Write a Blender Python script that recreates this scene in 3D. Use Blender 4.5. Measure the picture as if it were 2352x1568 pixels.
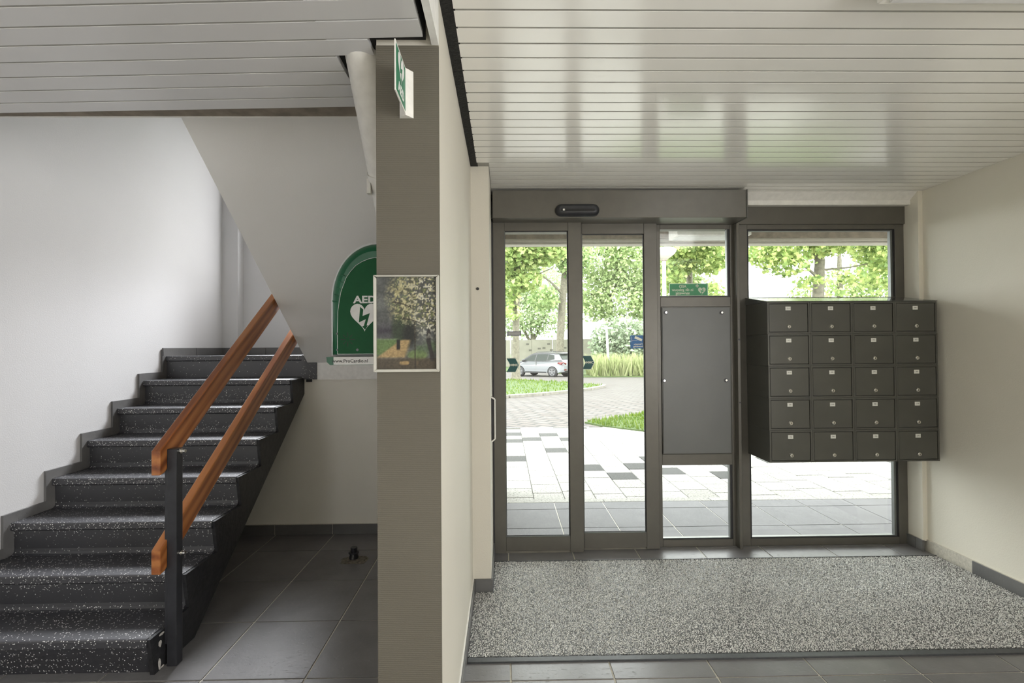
import bpy, bmesh, math, random
import numpy as np
from mathutils import Vector, Matrix

for o in list(bpy.data.objects):
    bpy.data.objects.remove(o, do_unlink=True)
SC = bpy.context.scene
COL = SC.collection
PI = math.pi
RNG = random.Random(7)
NR = np.random.RandomState(11)

# ------------------------------------------------------------------ camera
cam_d = bpy.data.cameras.new('camera')
cam = bpy.data.objects.new('camera', cam_d)
COL.objects.link(cam)
cam_d.sensor_fit = 'HORIZONTAL'
cam_d.sensor_width = 36.0
cam_d.lens = 36.0 * 1115.0 / 2352.0
cam_d.clip_start = 0.05
cam_d.clip_end = 400
c_r = Vector((0.99985476, -0.01549994, -0.00708614))
c_u = Vector((0.00690718, -0.01156899, 0.99990922))
c_f = Vector((0.01558052, 0.99981294, 0.01146025))
m = Matrix.Identity(4)
for i in range(3):
    m[i][0] = c_r[i]; m[i][1] = c_u[i]; m[i][2] = -c_f[i]
m[0][3], m[1][3], m[2][3] = 0.0, 0.0, 1.44
cam.matrix_world = m
SC.camera = cam

# ------------------------------------------------------------------ world, exposure, large lights
SC.view_settings.view_transform = 'Standard'
SC.view_settings.look = 'None'
SC.view_settings.gamma = 1.0
SC.view_settings.use_curve_mapping = False
SC.view_settings.exposure = 0.76
SC.cycles.diffuse_bounces = 8
SC.cycles.max_bounces = 16
SKY = 6.0
world = bpy.data.worlds.new('overcast_sky')
SC.world = world
world.use_nodes = True
bg = world.node_tree.nodes['Background']
bg.inputs[0].default_value = (0.985, 0.985, 1.0, 1)
bg.inputs[1].default_value = SKY

def area(name, loc, rot, sx, sy, power, color=(1, 1, 1), portal=False):
    d = bpy.data.lights.new(name, 'AREA')
    d.shape = 'RECTANGLE'; d.size = sx; d.size_y = sy
    d.energy = power; d.color = color
    if portal:
        d.cycles.is_portal = True
    o = bpy.data.objects.new(name, d)
    o.location = loc; o.rotation_euler = rot
    COL.objects.link(o)
    return o
# portals for stairwell window and entrance glazing, plus an added beam and side fill
area('stairwell_window_portal', (-1.45, 4.80, 2.9), (math.radians(-90), 0, 0), 1.6, 1.6, 1, portal=True)
sb = area('stair_tread_beam', (-1.95, 4.78, 2.62), (math.radians(-46), 0, 0), 0.55, 0.55, 13, (0.94, 0.965, 1.0))  # narrow lamp added to brighten the front of the treads
sb.data.spread = math.radians(60)
area('entrance_portal', (1.42, 3.56, 1.18), (math.radians(-90), 0, 0), 3.0, 2.34, 1, portal=True)
area('side_fill_lamp', (2.93, -1.5, 1.4), (0, math.radians(90), 0), 1.4, 2.2, 38, (1.0, 0.985, 0.96))  # fill lamp added behind the camera, at an unseen opening
area('side_opening_portal', (3.05, -1.5, 1.4), (0, math.radians(90), 0), 1.4, 2.2, 1, portal=True)

# ------------------------------------------------------------------ materials
def new_mat(name):
    mt = bpy.data.materials.new(name)
    mt.use_nodes = True
    nt = mt.node_tree
    b = nt.nodes['Principled BSDF']
    return mt, nt, b

def ramp(nt, fac, stops):
    r = nt.nodes.new('ShaderNodeValToRGB')
    els = r.color_ramp.elements
    while len(els) < len(stops):
        els.new(0.5)
    for e, (p, c) in zip(els, stops):
        e.position = p
        e.color = (c[0], c[1], c[2], 1)
    nt.links.new(fac, r.inputs[0])
    return r.outputs[0]

def coords(nt, scale=(1, 1, 1), kind='Object'):
    tc = nt.nodes.new('ShaderNodeTexCoord')
    mp = nt.nodes.new('ShaderNodeMapping')
    mp.inputs['Scale'].default_value = scale
    nt.links.new(tc.outputs[kind], mp.inputs[0])
    return mp.outputs[0]

def world_coords(nt, scale=(1, 1, 1)):
    g = nt.nodes.new('ShaderNodeNewGeometry')
    mp = nt.nodes.new('ShaderNodeMapping')
    mp.inputs['Scale'].default_value = scale
    nt.links.new(g.outputs['Position'], mp.inputs[0])
    return mp.outputs[0]

def noise(nt, vec, scale, detail=3, rough=0.55):
    n = nt.nodes.new('ShaderNodeTexNoise')
    n.inputs['Scale'].default_value = scale
    n.inputs['Detail'].default_value = detail
    n.inputs['Roughness'].default_value = rough
    nt.links.new(vec, n.inputs['Vector'])
    return n.outputs['Fac']

def bump(nt, b, h, strength, dist=0.01):
    bp = nt.nodes.new('ShaderNodeBump')
    bp.inputs['Strength'].default_value = strength
    bp.inputs['Distance'].default_value = dist
    nt.links.new(h, bp.inputs['Height'])
    nt.links.new(bp.outputs[0], b.inputs['Normal'])

def plain(name, col, rough=0.5, metal=0.0, nscale=30, var=0.06, bmp=0.0, spec=0.5):
    mt, nt, b = new_mat(name)
    v = world_coords(nt)
    f = noise(nt, v, nscale)
    lo = tuple(max(0, c * (1 - var)) for c in col)
    hi = tuple(min(1, c * (1 + var)) for c in col)
    nt.links.new(ramp(nt, f, [(0.3, lo), (0.7, hi)]), b.inputs['Base Color'])
    b.inputs['Roughness'].default_value = rough
    b.inputs['Metallic'].default_value = metal
    b.inputs['Specular IOR Level'].default_value = spec
    if bmp:
        bump(nt, b, f, bmp)
    return mt

M = {}
def wall_paper(name, col, ribs=False):
    mt, nt, b = new_mat(name)
    v = world_coords(nt)
    big = noise(nt, v, 1.3, 4)
    fine = noise(nt, v, 140, 2, 0.7)
    c = ramp(nt, big, [(0.3, tuple(x * 0.96 for x in col)), (0.7, col)])
    nt.links.new(c, b.inputs['Base Color'])
    b.inputs['Roughness'].default_value = 0.62
    b.inputs['Specular IOR Level'].default_value = 0.35
    h = fine
    if ribs:
        w = nt.nodes.new('ShaderNodeTexWave')
        w.bands_direction = 'Z'
        w.inputs['Scale'].default_value = 55
        w.inputs['Distortion'].default_value = 1.2
        w.inputs['Detail'].default_value = 2
        w.inputs['Detail Scale'].default_value = 3
        nt.links.new(v, w.inputs['Vector'])
        a = nt.nodes.new('ShaderNodeMath'); a.operation = 'ADD'
        nt.links.new(w.outputs['Fac'], a.inputs[0]); nt.links.new(fine, a.inputs[1])
        h = a.outputs[0]
    bump(nt, b, h, 0.35, 0.002 if not ribs else 0.0012)
    return mt
M['wall'] = wall_paper('cream_fibre_wallpaper', (0.63, 0.60, 0.525))
M['wall_right'] = wall_paper('cream_fibre_wallpaper_brightened', (0.76, 0.725, 0.63))  # same cream paper, brightness put into the colour of this dimmer wall
M['wall_stairside'] = wall_paper('cream_fibre_wallpaper_lifted', (0.80, 0.775, 0.70))  # lighter copy of the cream paper, lifting the dim wall under the landing
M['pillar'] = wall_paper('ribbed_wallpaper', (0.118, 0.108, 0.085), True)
M['stairwall'] = wall_paper('white_fibre_wallpaper', (0.60, 0.60, 0.605))
M['soffit'] = wall_paper('white_stippled_plaster', (0.78, 0.775, 0.755))
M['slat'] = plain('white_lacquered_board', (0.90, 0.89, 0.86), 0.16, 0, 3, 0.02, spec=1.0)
for n_ in M['slat'].node_tree.nodes:
    if n_.type == 'BSDF_PRINCIPLED':
        n_.inputs['Coat Weight'].default_value = 0.6
        n_.inputs['Coat Roughness'].default_value = 0.16
        n_.inputs['Coat IOR'].default_value = 1.6
M['slat_groove_shade'] = plain('groove_shade_grey', (0.32, 0.315, 0.29), 0.7)  # grey that paints in the shade of the board grooves
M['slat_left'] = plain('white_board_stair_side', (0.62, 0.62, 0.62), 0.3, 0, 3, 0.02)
M['trimwhite'] = plain('white_painted_trim', (0.80, 0.79, 0.76), 0.45)
M['blackfoam'] = plain('black_bitumen_strip', (0.012, 0.012, 0.011), 0.85, 0, 90, 0.6, 0.8)
M['black'] = plain('black_void_paint', (0.008, 0.008, 0.008), 0.8)
M['frame'] = plain('grey_anodised_frame', (0.125, 0.118, 0.102), 0.38, 0.25, 14, 0.05)
M['frame_dark'] = plain('dark_rubber_gasket', (0.02, 0.02, 0.022), 0.5)
M['bead'] = plain('aluminium_bead', (0.17, 0.18, 0.175), 0.4, 0.5)
M['mail'] = plain('mailbox_grey_enamel', (0.085, 0.084, 0.074), 0.33, 0.15, 9, 0.05)
M['mail_top'] = plain('mailbox_glossy_cover', (0.11, 0.115, 0.11), 0.12, 0.2, 9, 0.03)
M['mail_gap'] = plain('mailbox_shadow_gap', (0.012, 0.012, 0.012), 0.7)
M['board'] = plain('blue_grey_cover_board', (0.14, 0.145, 0.142), 0.42, 0.1, 5, 0.04)
M['chrome'] = plain('polished_steel', (0.75, 0.74, 0.70), 0.18, 1.0, 40, 0.05)
M['plate'] = plain('engraved_pale_plate', (0.72, 0.72, 0.68), 0.4)
M['ink'] = plain('black_ink', (0.03, 0.03, 0.03), 0.6)
M['steel_black'] = plain('black_painted_steel', (0.030, 0.031, 0.036), 0.36, 0.2, 25, 0.15)
M['string'] = plain('black_painted_concrete', (0.020, 0.020, 0.022), 0.45, 0, 35, 0.35, 0.25)
M['white_plastic'] = plain('white_plastic', (0.80, 0.79, 0.75), 0.35)
M['pvc'] = plain('painted_pvc_pipe', (0.62, 0.61, 0.57), 0.4)
M['green'] = plain('green_moulded_shell', (0.012, 0.125, 0.055), 0.3, 0, 12, 0.12)
M['green_door'] = plain('green_panel_print', (0.010, 0.095, 0.034), 0.5, 0, 12, 0.08, spec=0.2)
M['sign_green'] = plain('sign_green_print', (0.02, 0.20, 0.10), 0.4)
M['sticker_green'] = plain('pale_green_sticker', (0.05, 0.33, 0.16), 0.5)
M['white_print'] = plain('white_print', (0.82, 0.82, 0.80), 0.5)
M['silver'] = plain('silver_rim', (0.78, 0.79, 0.79), 0.3, 0.1)
M['petrol'] = plain('petrol_sticker', (0.012, 0.085, 0.085), 0.5)
M['cream_print'] = plain('cream_print', (0.75, 0.76, 0.66), 0.5)
M['blue'] = plain('blue_sticker', (0.03, 0.14, 0.36), 0.5)
M['greysticker'] = plain('grey_sticker', (0.20, 0.20, 0.23), 0.6)
M['frame_silver'] = plain('matte_silver_moulding', (0.46, 0.45, 0.40), 0.42, 0.3)
M['rubber'] = plain('dark_rubber_edging', (0.055, 0.058, 0.062), 0.5, 0, 60, 0.2)
M['lampglass'] = plain('opal_diffuser', (0.62, 0.62, 0.62), 0.4)

def tile_mat(name, c0, c1, rough):
    mt, nt, b = new_mat(name)
    v = world_coords(nt)
    big = noise(nt, v, 5, 5, 0.6)
    oi = nt.nodes.new('ShaderNodeObjectInfo')
    mx = nt.nodes.new('ShaderNodeMath'); mx.operation = 'MULTIPLY_ADD'
    nt.links.new(oi.outputs['Random'], mx.inputs[0]); mx.inputs[1].default_value = 0.25
    nt.links.new(big, mx.inputs[2])
    nt.links.new(ramp(nt, mx.outputs[0], [(0.35, c0), (0.85, c1)]), b.inputs['Base Color'])
    b.inputs['Roughness'].default_value = rough
    pits = noise(nt, world_coords(nt, (1, 2.2, 1)), 26, 4, 0.62)
    p2 = ramp(nt, pits, [(0.33, (0, 0, 0)), (0.40, (1, 1, 1))])
    a = nt.nodes.new('ShaderNodeMath'); a.operation = 'ADD'
    nt.links.new(p2, a.inputs[0])
    nt.links.new(noise(nt, v, 60, 3), a.inputs[1])
    bump(nt, b, a.outputs[0], 0.35, 0.0015)
    return mt
M['tile'] = tile_mat('slate_grey_tile', (0.14, 0.135, 0.14), (0.20, 0.195, 0.197), 0.36)
M['tile_out'] = tile_mat('dimmed_porch_tile', (0.085, 0.083, 0.088), (0.115, 0.112, 0.118), 0.75)  # same slate tile, darker and duller to offset the outdoor glare
M['skirt_tile'] = tile_mat('slate_grey_skirting', (0.10, 0.10, 0.10), (0.15, 0.148, 0.145), 0.42)
M['grout'] = plain('pale_grout', (0.56, 0.53, 0.46), 0.85, 0, 80, 0.15)

def terrazzo():
    mt, nt, b = new_mat('black_speckled_terrazzo')
    v = world_coords(nt)
    vo = nt.nodes.new('ShaderNodeTexVoronoi')
    vo.inputs['Scale'].default_value = 110
    vo.inputs['Randomness'].default_value = 1.0
    nt.links.new(v, vo.inputs['Vector'])
    wn = ramp(nt, vo.outputs['Color'], [(0.50, (0, 0, 0)), (0.56, (1, 1, 1))])
    sp = ramp(nt, vo.outputs['Distance'], [(0.22, (1, 1, 1)), (0.30, (0, 0, 0))])
    mu = nt.nodes.new('ShaderNodeMath'); mu.operation = 'MULTIPLY'
    nt.links.new(wn, mu.inputs[0]); nt.links.new(sp, mu.inputs[1])
    col = ramp(nt, mu.outputs[0], [(0.2, (0.026, 0.026, 0.031)), (0.8, (0.72, 0.72, 0.70))])
    nt.links.new(col, b.inputs['Base Color'])
    b.inputs['Roughness'].default_value = 0.46
    b.inputs['Specular IOR Level'].default_value = 1.0
    bump(nt, b, noise(nt, v, 120, 2), 0.12, 0.002)
    return mt
M['terrazzo'] = terrazzo()

def wood():
    mt, nt, b = new_mat('varnished_teak')
    v = world_coords(nt, (7, 1.15, 1.15))
    n1 = noise(nt, v, 2.2, 5, 0.6)
    w = nt.nodes.new('ShaderNodeTexWave')
    w.bands_direction = 'Z'
    w.inputs['Scale'].default_value = 0.55
    w.inputs['Distortion'].default_value = 6
    w.inputs['Detail'].default_value = 4
    w.inputs['Detail Scale'].default_value = 1.4
    rot = nt.nodes.new('ShaderNodeMapping')
    rot.inputs['Rotation'].default_value = (math.radians(-36.4), 0, 0)
    nt.links.new(world_coords(nt), rot.inputs[0])
    scl = nt.nodes.new('ShaderNodeMapping')
    scl.inputs['Scale'].default_value = (9, 0.9, 12)
    nt.links.new(rot.outputs[0], scl.inputs[0])
    nt.links.new(scl.outputs[0], w.inputs['Vector'])
    n1 = noise(nt, scl.outputs[0], 2.6, 5, 0.6)
    a = nt.nodes.new('ShaderNodeMath'); a.operation = 'MULTIPLY_ADD'
    nt.links.new(w.outputs['Fac'], a.inputs[0]); a.inputs[1].default_value = 0.45
    nt.links.new(n1, a.inputs[2])
    c = ramp(nt, a.outputs[0], [(0.3, (0.14, 0.038, 0.011)), (0.6, (0.28, 0.088, 0.022)), (0.95, (0.42, 0.16, 0.045))])
    nt.links.new(c, b.inputs['Base Color'])
    b.inputs['Roughness'].default_value = 0.28
    b.inputs['Coat Weight'].default_value = 0.25
    return mt
M['wood'] = wood()

def attr_mat(name, attr, rough=0.8, trans=0.0, spec=0.25):
    mt, nt, b = new_mat(name)
    a = nt.nodes.new('ShaderNodeAttribute')
    a.attribute_name = attr
    nt.links.new(a.outputs['Color'], b.inputs['Base Color'])
    b.inputs['Roughness'].default_value = rough
    b.inputs['Specular IOR Level'].default_value = spec
    if trans:
        tr = nt.nodes.new('ShaderNodeBsdfTranslucent')
        nt.links.new(a.outputs['Color'], tr.inputs['Color'])
        mx = nt.nodes.new('ShaderNodeMixShader')
        mx.inputs[0].default_value = trans
        nt.links.new(b.outputs[0], mx.inputs[1]); nt.links.new(tr.outputs[0], mx.inputs[2])
        nt.links.new(mx.outputs[0], nt.nodes['Material Output'].inputs['Surface'])
    return mt
M['pile'] = attr_mat('mottled_mat_pile', 'tint', 1.0, spec=0.0)
M['print'] = attr_mat('printed_garden_picture', 'tint', 0.35)
M['leaf'] = attr_mat('green_leaves', 'tint', 0.55, 0.45)
M['blade'] = attr_mat('grass_blades', 'tint', 0.6, 0.35)

def glass():
    mt = bpy.data.materials.new('clear_window_glass')
    mt.use_nodes = True
    nt = mt.node_tree
    nt.nodes.remove(nt.nodes['Principled BSDF'])
    t = nt.nodes.new('ShaderNodeBsdfTransparent')
    t.inputs[0].default_value = (0.93, 0.955, 0.935, 1)
    g = nt.nodes.new('ShaderNodeBsdfGlossy')
    g.inputs['Roughness'].default_value = 0.01
    fr = nt.nodes.new('ShaderNodeFresnel')
    fr.inputs['IOR'].default_value = 1.35
    sm = noise(nt, world_coords(nt), 3, 2)
    g.inputs[0].default_value = (0.9, 0.9, 0.9, 1)
    mx = nt.nodes.new('ShaderNodeMixShader')
    nt.links.new(fr.outputs[0], mx.inputs[0])
    nt.links.new(t.outputs[0], mx.inputs[1]); nt.links.new(g.outputs[0], mx.inputs[2])
    nt.links.new(mx.outputs[0], nt.nodes['Material Output'].inputs['Surface'])
    return mt
M['glass'] = glass()

def brick_road():
    mt, nt, b = new_mat('clinker_brick_road')
    mp = nt.nodes.new('ShaderNodeMapping')
    mp.inputs['Rotation'].default_value = (0, 0, math.radians(38))
    nt.links.new(world_coords(nt), mp.inputs[0])
    br = nt.nodes.new('ShaderNodeTexBrick')
    br.inputs['Scale'].default_value = 1.0
    br.inputs['Brick Width'].default_value = 0.42
    br.inputs['Row Height'].default_value = 0.21
    br.inputs['Mortar Size'].default_value = 0.028
    br.inputs['Color1'].default_value = (0.066, 0.054, 0.048, 1)
    br.inputs['Color2'].default_value = (0.090, 0.080, 0.074, 1)
    br.inputs['Mortar'].default_value = (0.022, 0.021, 0.019, 1)
    nt.links.new(mp.outputs[0], br.inputs['Vector'])
    nt.links.new(br.outputs['Color'], b.inputs['Base Color'])
    b.inputs['Roughness'].default_value = 0.85
    return mt
M['road'] = brick_road()
def grass_mat():
    mt, nt, b = new_mat('lawn_ground')
    v = world_coords(nt)
    n1 = noise(nt, v, 1.4, 5, 0.65)
    nt.links.new(ramp(nt, n1, [(0.3, (0.03, 0.056, 0.009)), (0.6, (0.05, 0.08, 0.017)), (0.85, (0.075, 0.09, 0.034))]), b.inputs['Base Color'])
    b.inputs['Roughness'].default_value = 0.95
    bump(nt, b, noise(nt, v, 30, 3), 0.6, 0.03)
    return mt
M['lawn'] = grass_mat()
def paver_mat():
    mt, nt, b = new_mat('washed_concrete_flag')
    oi = nt.nodes.new('ShaderNodeObjectInfo')
    base = ramp(nt, oi.outputs['Random'], [(0.0, (0.22, 0.215, 0.195)), (0.5, (0.29, 0.285, 0.265)), (1.0, (0.25, 0.245, 0.225))])
    v = world_coords(nt)
    sp = ramp(nt, noise(nt, v, 55, 3, 0.7), [(0.36, (0.40, 0.40, 0.38)), (0.50, (1, 1, 1))])
    mx = nt.nodes.new('ShaderNodeMix'); mx.data_type = 'RGBA'; mx.blend_type = 'MULTIPLY'
    mx.inputs[0].default_value = 1.0
    nt.links.new(base, mx.inputs[6]); nt.links.new(sp, mx.inputs[7])
    nt.links.new(mx.outputs[2], b.inputs['Base Color'])
    b.inputs['Roughness'].default_value = 0.9
    return mt
M['paver'] = paver_mat()
M['paver_dark'] = plain('dark_gravel_flag', (0.026, 0.026, 0.024), 0.9, 0, 55, 0.55)
M['joint'] = plain('sandy_joint', (0.035, 0.034, 0.027), 0.95, 0, 20, 0.3)
M['kerb'] = plain('weathered_concrete_kerb', (0.17, 0.16, 0.135), 0.9, 0, 8, 0.2)
M['fascia'] = plain('brown_aggregate_fascia', (0.24, 0.205, 0.165), 0.85, 0, 14, 0.25)
M['fascia_pale'] = plain('pale_fascia_strip', (0.50, 0.475, 0.42), 0.7)
M['canopy'] = plain('white_canopy_soffit', (0.82, 0.81, 0.78), 0.6)
M['bark'] = plain('grey_green_bark', (0.12, 0.11, 0.08), 0.9, 0, 9, 0.35, 0.5)
M['barrier'] = plain('cream_concrete_barrier', (0.19, 0.182, 0.145), 0.85, 0, 2, 0.1)
M['barrier_hole'] = plain('barrier_niche', (0.08, 0.077, 0.062), 0.9)
M['pole_white'] = plain('white_lamp_post', (0.80, 0.80, 0.78), 0.4)
M['car_white'] = plain('white_car_paint', (0.17, 0.178, 0.186), 0.3, 0, 5, 0.02)
M['car_dark'] = plain('dark_grey_car_roof', (0.018, 0.018, 0.019), 0.3)
M['car_glass'] = plain('tinted_car_glass', (0.02, 0.026, 0.022), 0.3, spec=0.2)
M['tyre'] = plain('tyre_rubber', (0.025, 0.025, 0.026), 0.7)
M['alloy'] = plain('grey_alloy_wheel', (0.14, 0.14, 0.145), 0.4, 0.3)
M['redlight'] = plain('red_lamp_lens', (0.12, 0.006, 0.006), 0.2)
M['yellow'] = plain('yellow_number_plate', (0.22, 0.13, 0.005), 0.4)
M['cement'] = plain('rough_cement_patch', (0.17, 0.15, 0.12), 0.95, 0, 60, 0.5, 0.8)
M['chip'] = plain('bare_concrete_chip', (0.50, 0.48, 0.45), 0.9, 0, 60, 0.3)

# ------------------------------------------------------------------ object helpers
ORIG = {}
def tag(o, label=None, cat=None, group=None, kind=None):
    if label: o['label'] = label
    if cat: o['category'] = cat
    if group: o['group'] = group
    if kind: o['kind'] = kind
    return o

def empty(name, loc, label=None, cat=None, group=None, kind=None, parent=None):
    o = bpy.data.objects.new(name, None)
    o.empty_display_size = 0.05
    COL.objects.link(o)
    loc = Vector(loc)
    if parent is not None:
        o.parent = parent
        o.location = loc - ORIG[parent.name]
    else:
        o.location = loc
    ORIG[o.name] = loc
    return tag(o, label, cat, group, kind)

def link(name, me, mat, parent=None, origin=None):
    """me: vertices in world coordinates around `origin`"""
    o = bpy.data.objects.new(name, me)
    if mat is not None and len(me.materials) == 0:
        me.materials.append(mat)
    COL.objects.link(o)
    origin = Vector(origin or (0, 0, 0))
    if parent is not None:
        o.parent = parent
        o.location = origin - ORIG[parent.name]
    else:
        o.location = origin
    ORIG[o.name] = origin
    return o

class MB:
    def __init__(s):
        s.v = []; s.f = []; s.smooth = []
    def add(s, vs, fs, smooth=False):
        n = len(s.v)
        s.v += [tuple(map(float, p)) for p in vs]
        s.f += [tuple(i + n for i in f) for f in fs]
        s.smooth += [smooth] * len(fs)
        return s
    def box(s, x0, x1, y0, y1, z0, z1):
        return s.add([(x0, y0, z0), (x1, y0, z0), (x1, y1, z0), (x0, y1, z0), (x0, y0, z1), (x1, y0, z1), (x1, y1, z1), (x0, y1, z1)],
                     [(0, 3, 2, 1), (4, 5, 6, 7), (0, 1, 5, 4), (1, 2, 6, 5), (2, 3, 7, 6), (3, 0, 4, 7)])
    def prism(s, poly, axis, a, b):
        n = len(poly)
        def P(p, t):
            return {'x': (t, p[0], p[1]), 'y': (p[0], t, p[1]), 'z': (p[0], p[1], t)}[axis]
        vs = [P(p, a) for p in poly] + [P(p, b) for p in poly]
        fs = [tuple(range(n)), tuple(range(2 * n - 1, n - 1, -1))]
        fs += [(i, i + n, (i + 1) % n + n, (i + 1) % n) for i in range(n)]
        return s.add(vs, fs)
    def tube(s, p0, p1, r0, r1=None, n=12, caps=True):
        r1 = r0 if r1 is None else r1
        p0 = Vector(p0); p1 = Vector(p1)
        d = (p1 - p0).normalized()
        a = d.orthogonal().normalized(); b = d.cross(a)
        vs = []
        for p, r in ((p0, r0), (p1, r1)):
            for i in range(n):
                t = 2 * PI * i / n
                vs.append(p + a * (r * math.cos(t)) + b * (r * math.sin(t)))
        s.add(vs, [(i, (i + 1) % n, (i + 1) % n + n, i + n) for i in range(n)], True)
        if caps:
            s.add(vs[:n], [tuple(range(n - 1, -1, -1))]); s.add(vs[n:], [tuple(range(n))])
        return s
    def path(s, pts, rad, n=10):
        pts = [Vector(p) for p in pts]
        rings = []
        ref = Vector((0.31, 0.72, 0.2)).normalized()
        for i, p in enumerate(pts):
            d = (pts[min(i + 1, len(pts) - 1)] - pts[max(i - 1, 0)]).normalized()
            a = (ref - d * ref.dot(d)).normalized(); b = d.cross(a)
            r = rad[i] if hasattr(rad, '__len__') else rad
            rings.append([p + a * (r * math.cos(2 * PI * k / n)) + b * (r * math.sin(2 * PI * k / n)) for k in range(n)])
        vs = [q for R in rings for q in R]
        fs = [(i * n + k, i * n + (k + 1) % n, (i + 1) * n + (k + 1) % n, (i + 1) * n + k) for i in range(len(pts) - 1) for k in range(n)]
        s.add(vs, fs, True)
        s.add(rings[0], [tuple(range(n - 1, -1, -1))]); s.add(rings[-1], [tuple(range(n))])
        return s
    def lathe(s, prof, c, axis='z', n=20):
        c = Vector(c); vs = []; fs = []
        for r, h in prof:
            for i in range(n):
                t = 2 * PI * i / n
                a, b = r * math.cos(t), r * math.sin(t)
                vs.append(c + Vector({'z': (a, b, h), 'y': (a, h, b), 'x': (h, a, b)}[axis]))
        for j in range(len(prof) - 1):
            for i in range(n):
                fs.append((j * n + i, j * n + (i + 1) % n, (j + 1) * n + (i + 1) % n, (j + 1) * n + i))
        s.add(vs, fs, True)
        s.add(vs[:n], [tuple(range(n))]); s.add(vs[-n:], [tuple(range(n))])
        return s
    def mesh(s, name, origin=(0, 0, 0)):
        o = Vector(origin)
        me = bpy.data.meshes.new(name)
        me.from_pydata([(x - o.x, y - o.y, z - o.z) for x, y, z in s.v], [], s.f)
        me.polygons.foreach_set('use_smooth', s.smooth)
        bm = bmesh.new(); bm.from_mesh(me)
        bmesh.ops.recalc_face_normals(bm, faces=bm.faces)
        bm.to_mesh(me); bm.free()
        me.update()
        return me
    def centre(s):
        a = np.array(s.v)
        lo, hi = a.min(0), a.max(0)
        return ((lo[0] + hi[0]) / 2, (lo[1] + hi[1]) / 2, lo[2])
    def build(s, name, mat, parent=None, bevel=0.0, seg=2, origin=None):
        org = origin or s.centre()
        o = link(name, s.mesh(name, org), mat, parent, org)
        if bevel:
            md = o.modifiers.new('edge', 'BEVEL')
            md.width = bevel; md.segments = seg; md.limit_method = 'ANGLE'; md.angle_limit = math.radians(35)
        return o

def box(name, mat, x0, x1, y0, y1, z0, z1, parent=None, bevel=0.0):
    return MB().box(x0, x1, y0, y1, z0, z1).build(name, mat, parent, bevel)

def clone(src, loc, parent):
    o = src.copy()
    COL.objects.link(o)
    o.parent = parent
    o.location = Vector(loc) - (ORIG[parent.name] if parent else Vector((0, 0, 0)))
    ORIG[o.name] = Vector(loc)
    return o

def text(name, body, size, loc, rot, mat, parent, mirror=False, bold=0.0, align='CENTER', spacing=1.0, sx=1.0, ext=0.0003):
    cu = bpy.data.curves.new(name, 'FONT')
    cu.body = body; cu.size = size; cu.align_x = align; cu.align_y = 'CENTER'
    cu.extrude = ext; cu.offset = bold; cu.space_character = spacing; cu.space_line = 0.85
    cu.resolution_u = 3
    cu.materials.append(mat)
    tmp = bpy.data.objects.new(name, cu)
    me = bpy.data.meshes.new_from_object(tmp)
    bpy.data.objects.remove(tmp)
    me.name = name
    o = bpy.data.objects.new(name, me)
    if len(me.materials) == 0: me.materials.append(mat)
    COL.objects.link(o)
    o.parent = parent
    o.location = Vector(loc) - ORIG[parent.name]
    o.rotation_euler = rot
    o.scale = ((-1 if mirror else 1) * sx, 1, 1)
    ORIG[o.name] = Vector(loc)
    return o
FRONT = (PI / 2, 0, 0)

# ------------------------------------------------------------------ structure: floor
floor = MB().box(-2.85, -0.2, -3.0, 3.94, -0.12, -0.004).box(-0.2, 2.94, -3.0, 3.544, -0.12, -0.004).build('floor', M['grout'])
tag(floor, 'dark slate tiled floor of the entrance hall with pale grout', 'floor', kind='structure')
TX0, TY0, TP = 0.018, 2.145, 0.4492
tile_me = None
def tiles(parent, xa, xb, ya, yb, x0, y0, z=0.0, th=0.012, mat=None, gap=0.0075, skip=None):
    global tile_me
    src = None
    i0 = math.floor((xa - x0) / TP); i1 = math.ceil((xb - x0) / TP)
    j0 = math.floor((ya - y0) / TP); j1 = math.ceil((yb - y0) / TP)
    for j in range(j0, j1):
        for i in range(i0, i1):
            ax = max(xa, x0 + i * TP + gap / 2); bx = min(xb, x0 + (i + 1) * TP - gap / 2)
            ay = max(ya, y0 + j * TP + gap / 2); by = min(yb, y0 + (j + 1) * TP - gap / 2)
            if bx - ax < 0.01 or by - ay < 0.01 or (skip and skip(ax, bx, ay, by)):
                continue
            full = (bx - ax) > TP - gap - 1e-4 and (by - ay) > TP - gap - 1e-4
            if full and src is not None:
                clone(src, ((ax + bx) / 2, (ay + by) / 2, z - th), parent)
            else:
                o = MB().box(ax, bx, ay, by, z - th, z).build('tile', mat, parent, 0.0012, 1)
                if full: src = o
# keep tiles out of the walls and from under the solid stair foot
def skip_in(ax, bx, ay, by):
    return (ax > -0.40 and bx < -0.18 and ay > 1.4) or (bx < -1.80 and ay > 2.46)
tiles(floor, -2.65, -0.386, 0.35, 3.80, TX0, 2.15, mat=M['tile'], skip=skip_in)
tiles(floor, -0.386, 2.93, 0.35, 1.475, TX0, 2.112, mat=M['tile'])
tiles(floor, -0.195, 2.93, 1.475, 3.544, TX0, 2.112, mat=M['tile'], skip=lambda ax, bx, ay, by: bx < -0.08 and ay > 2.9)

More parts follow.
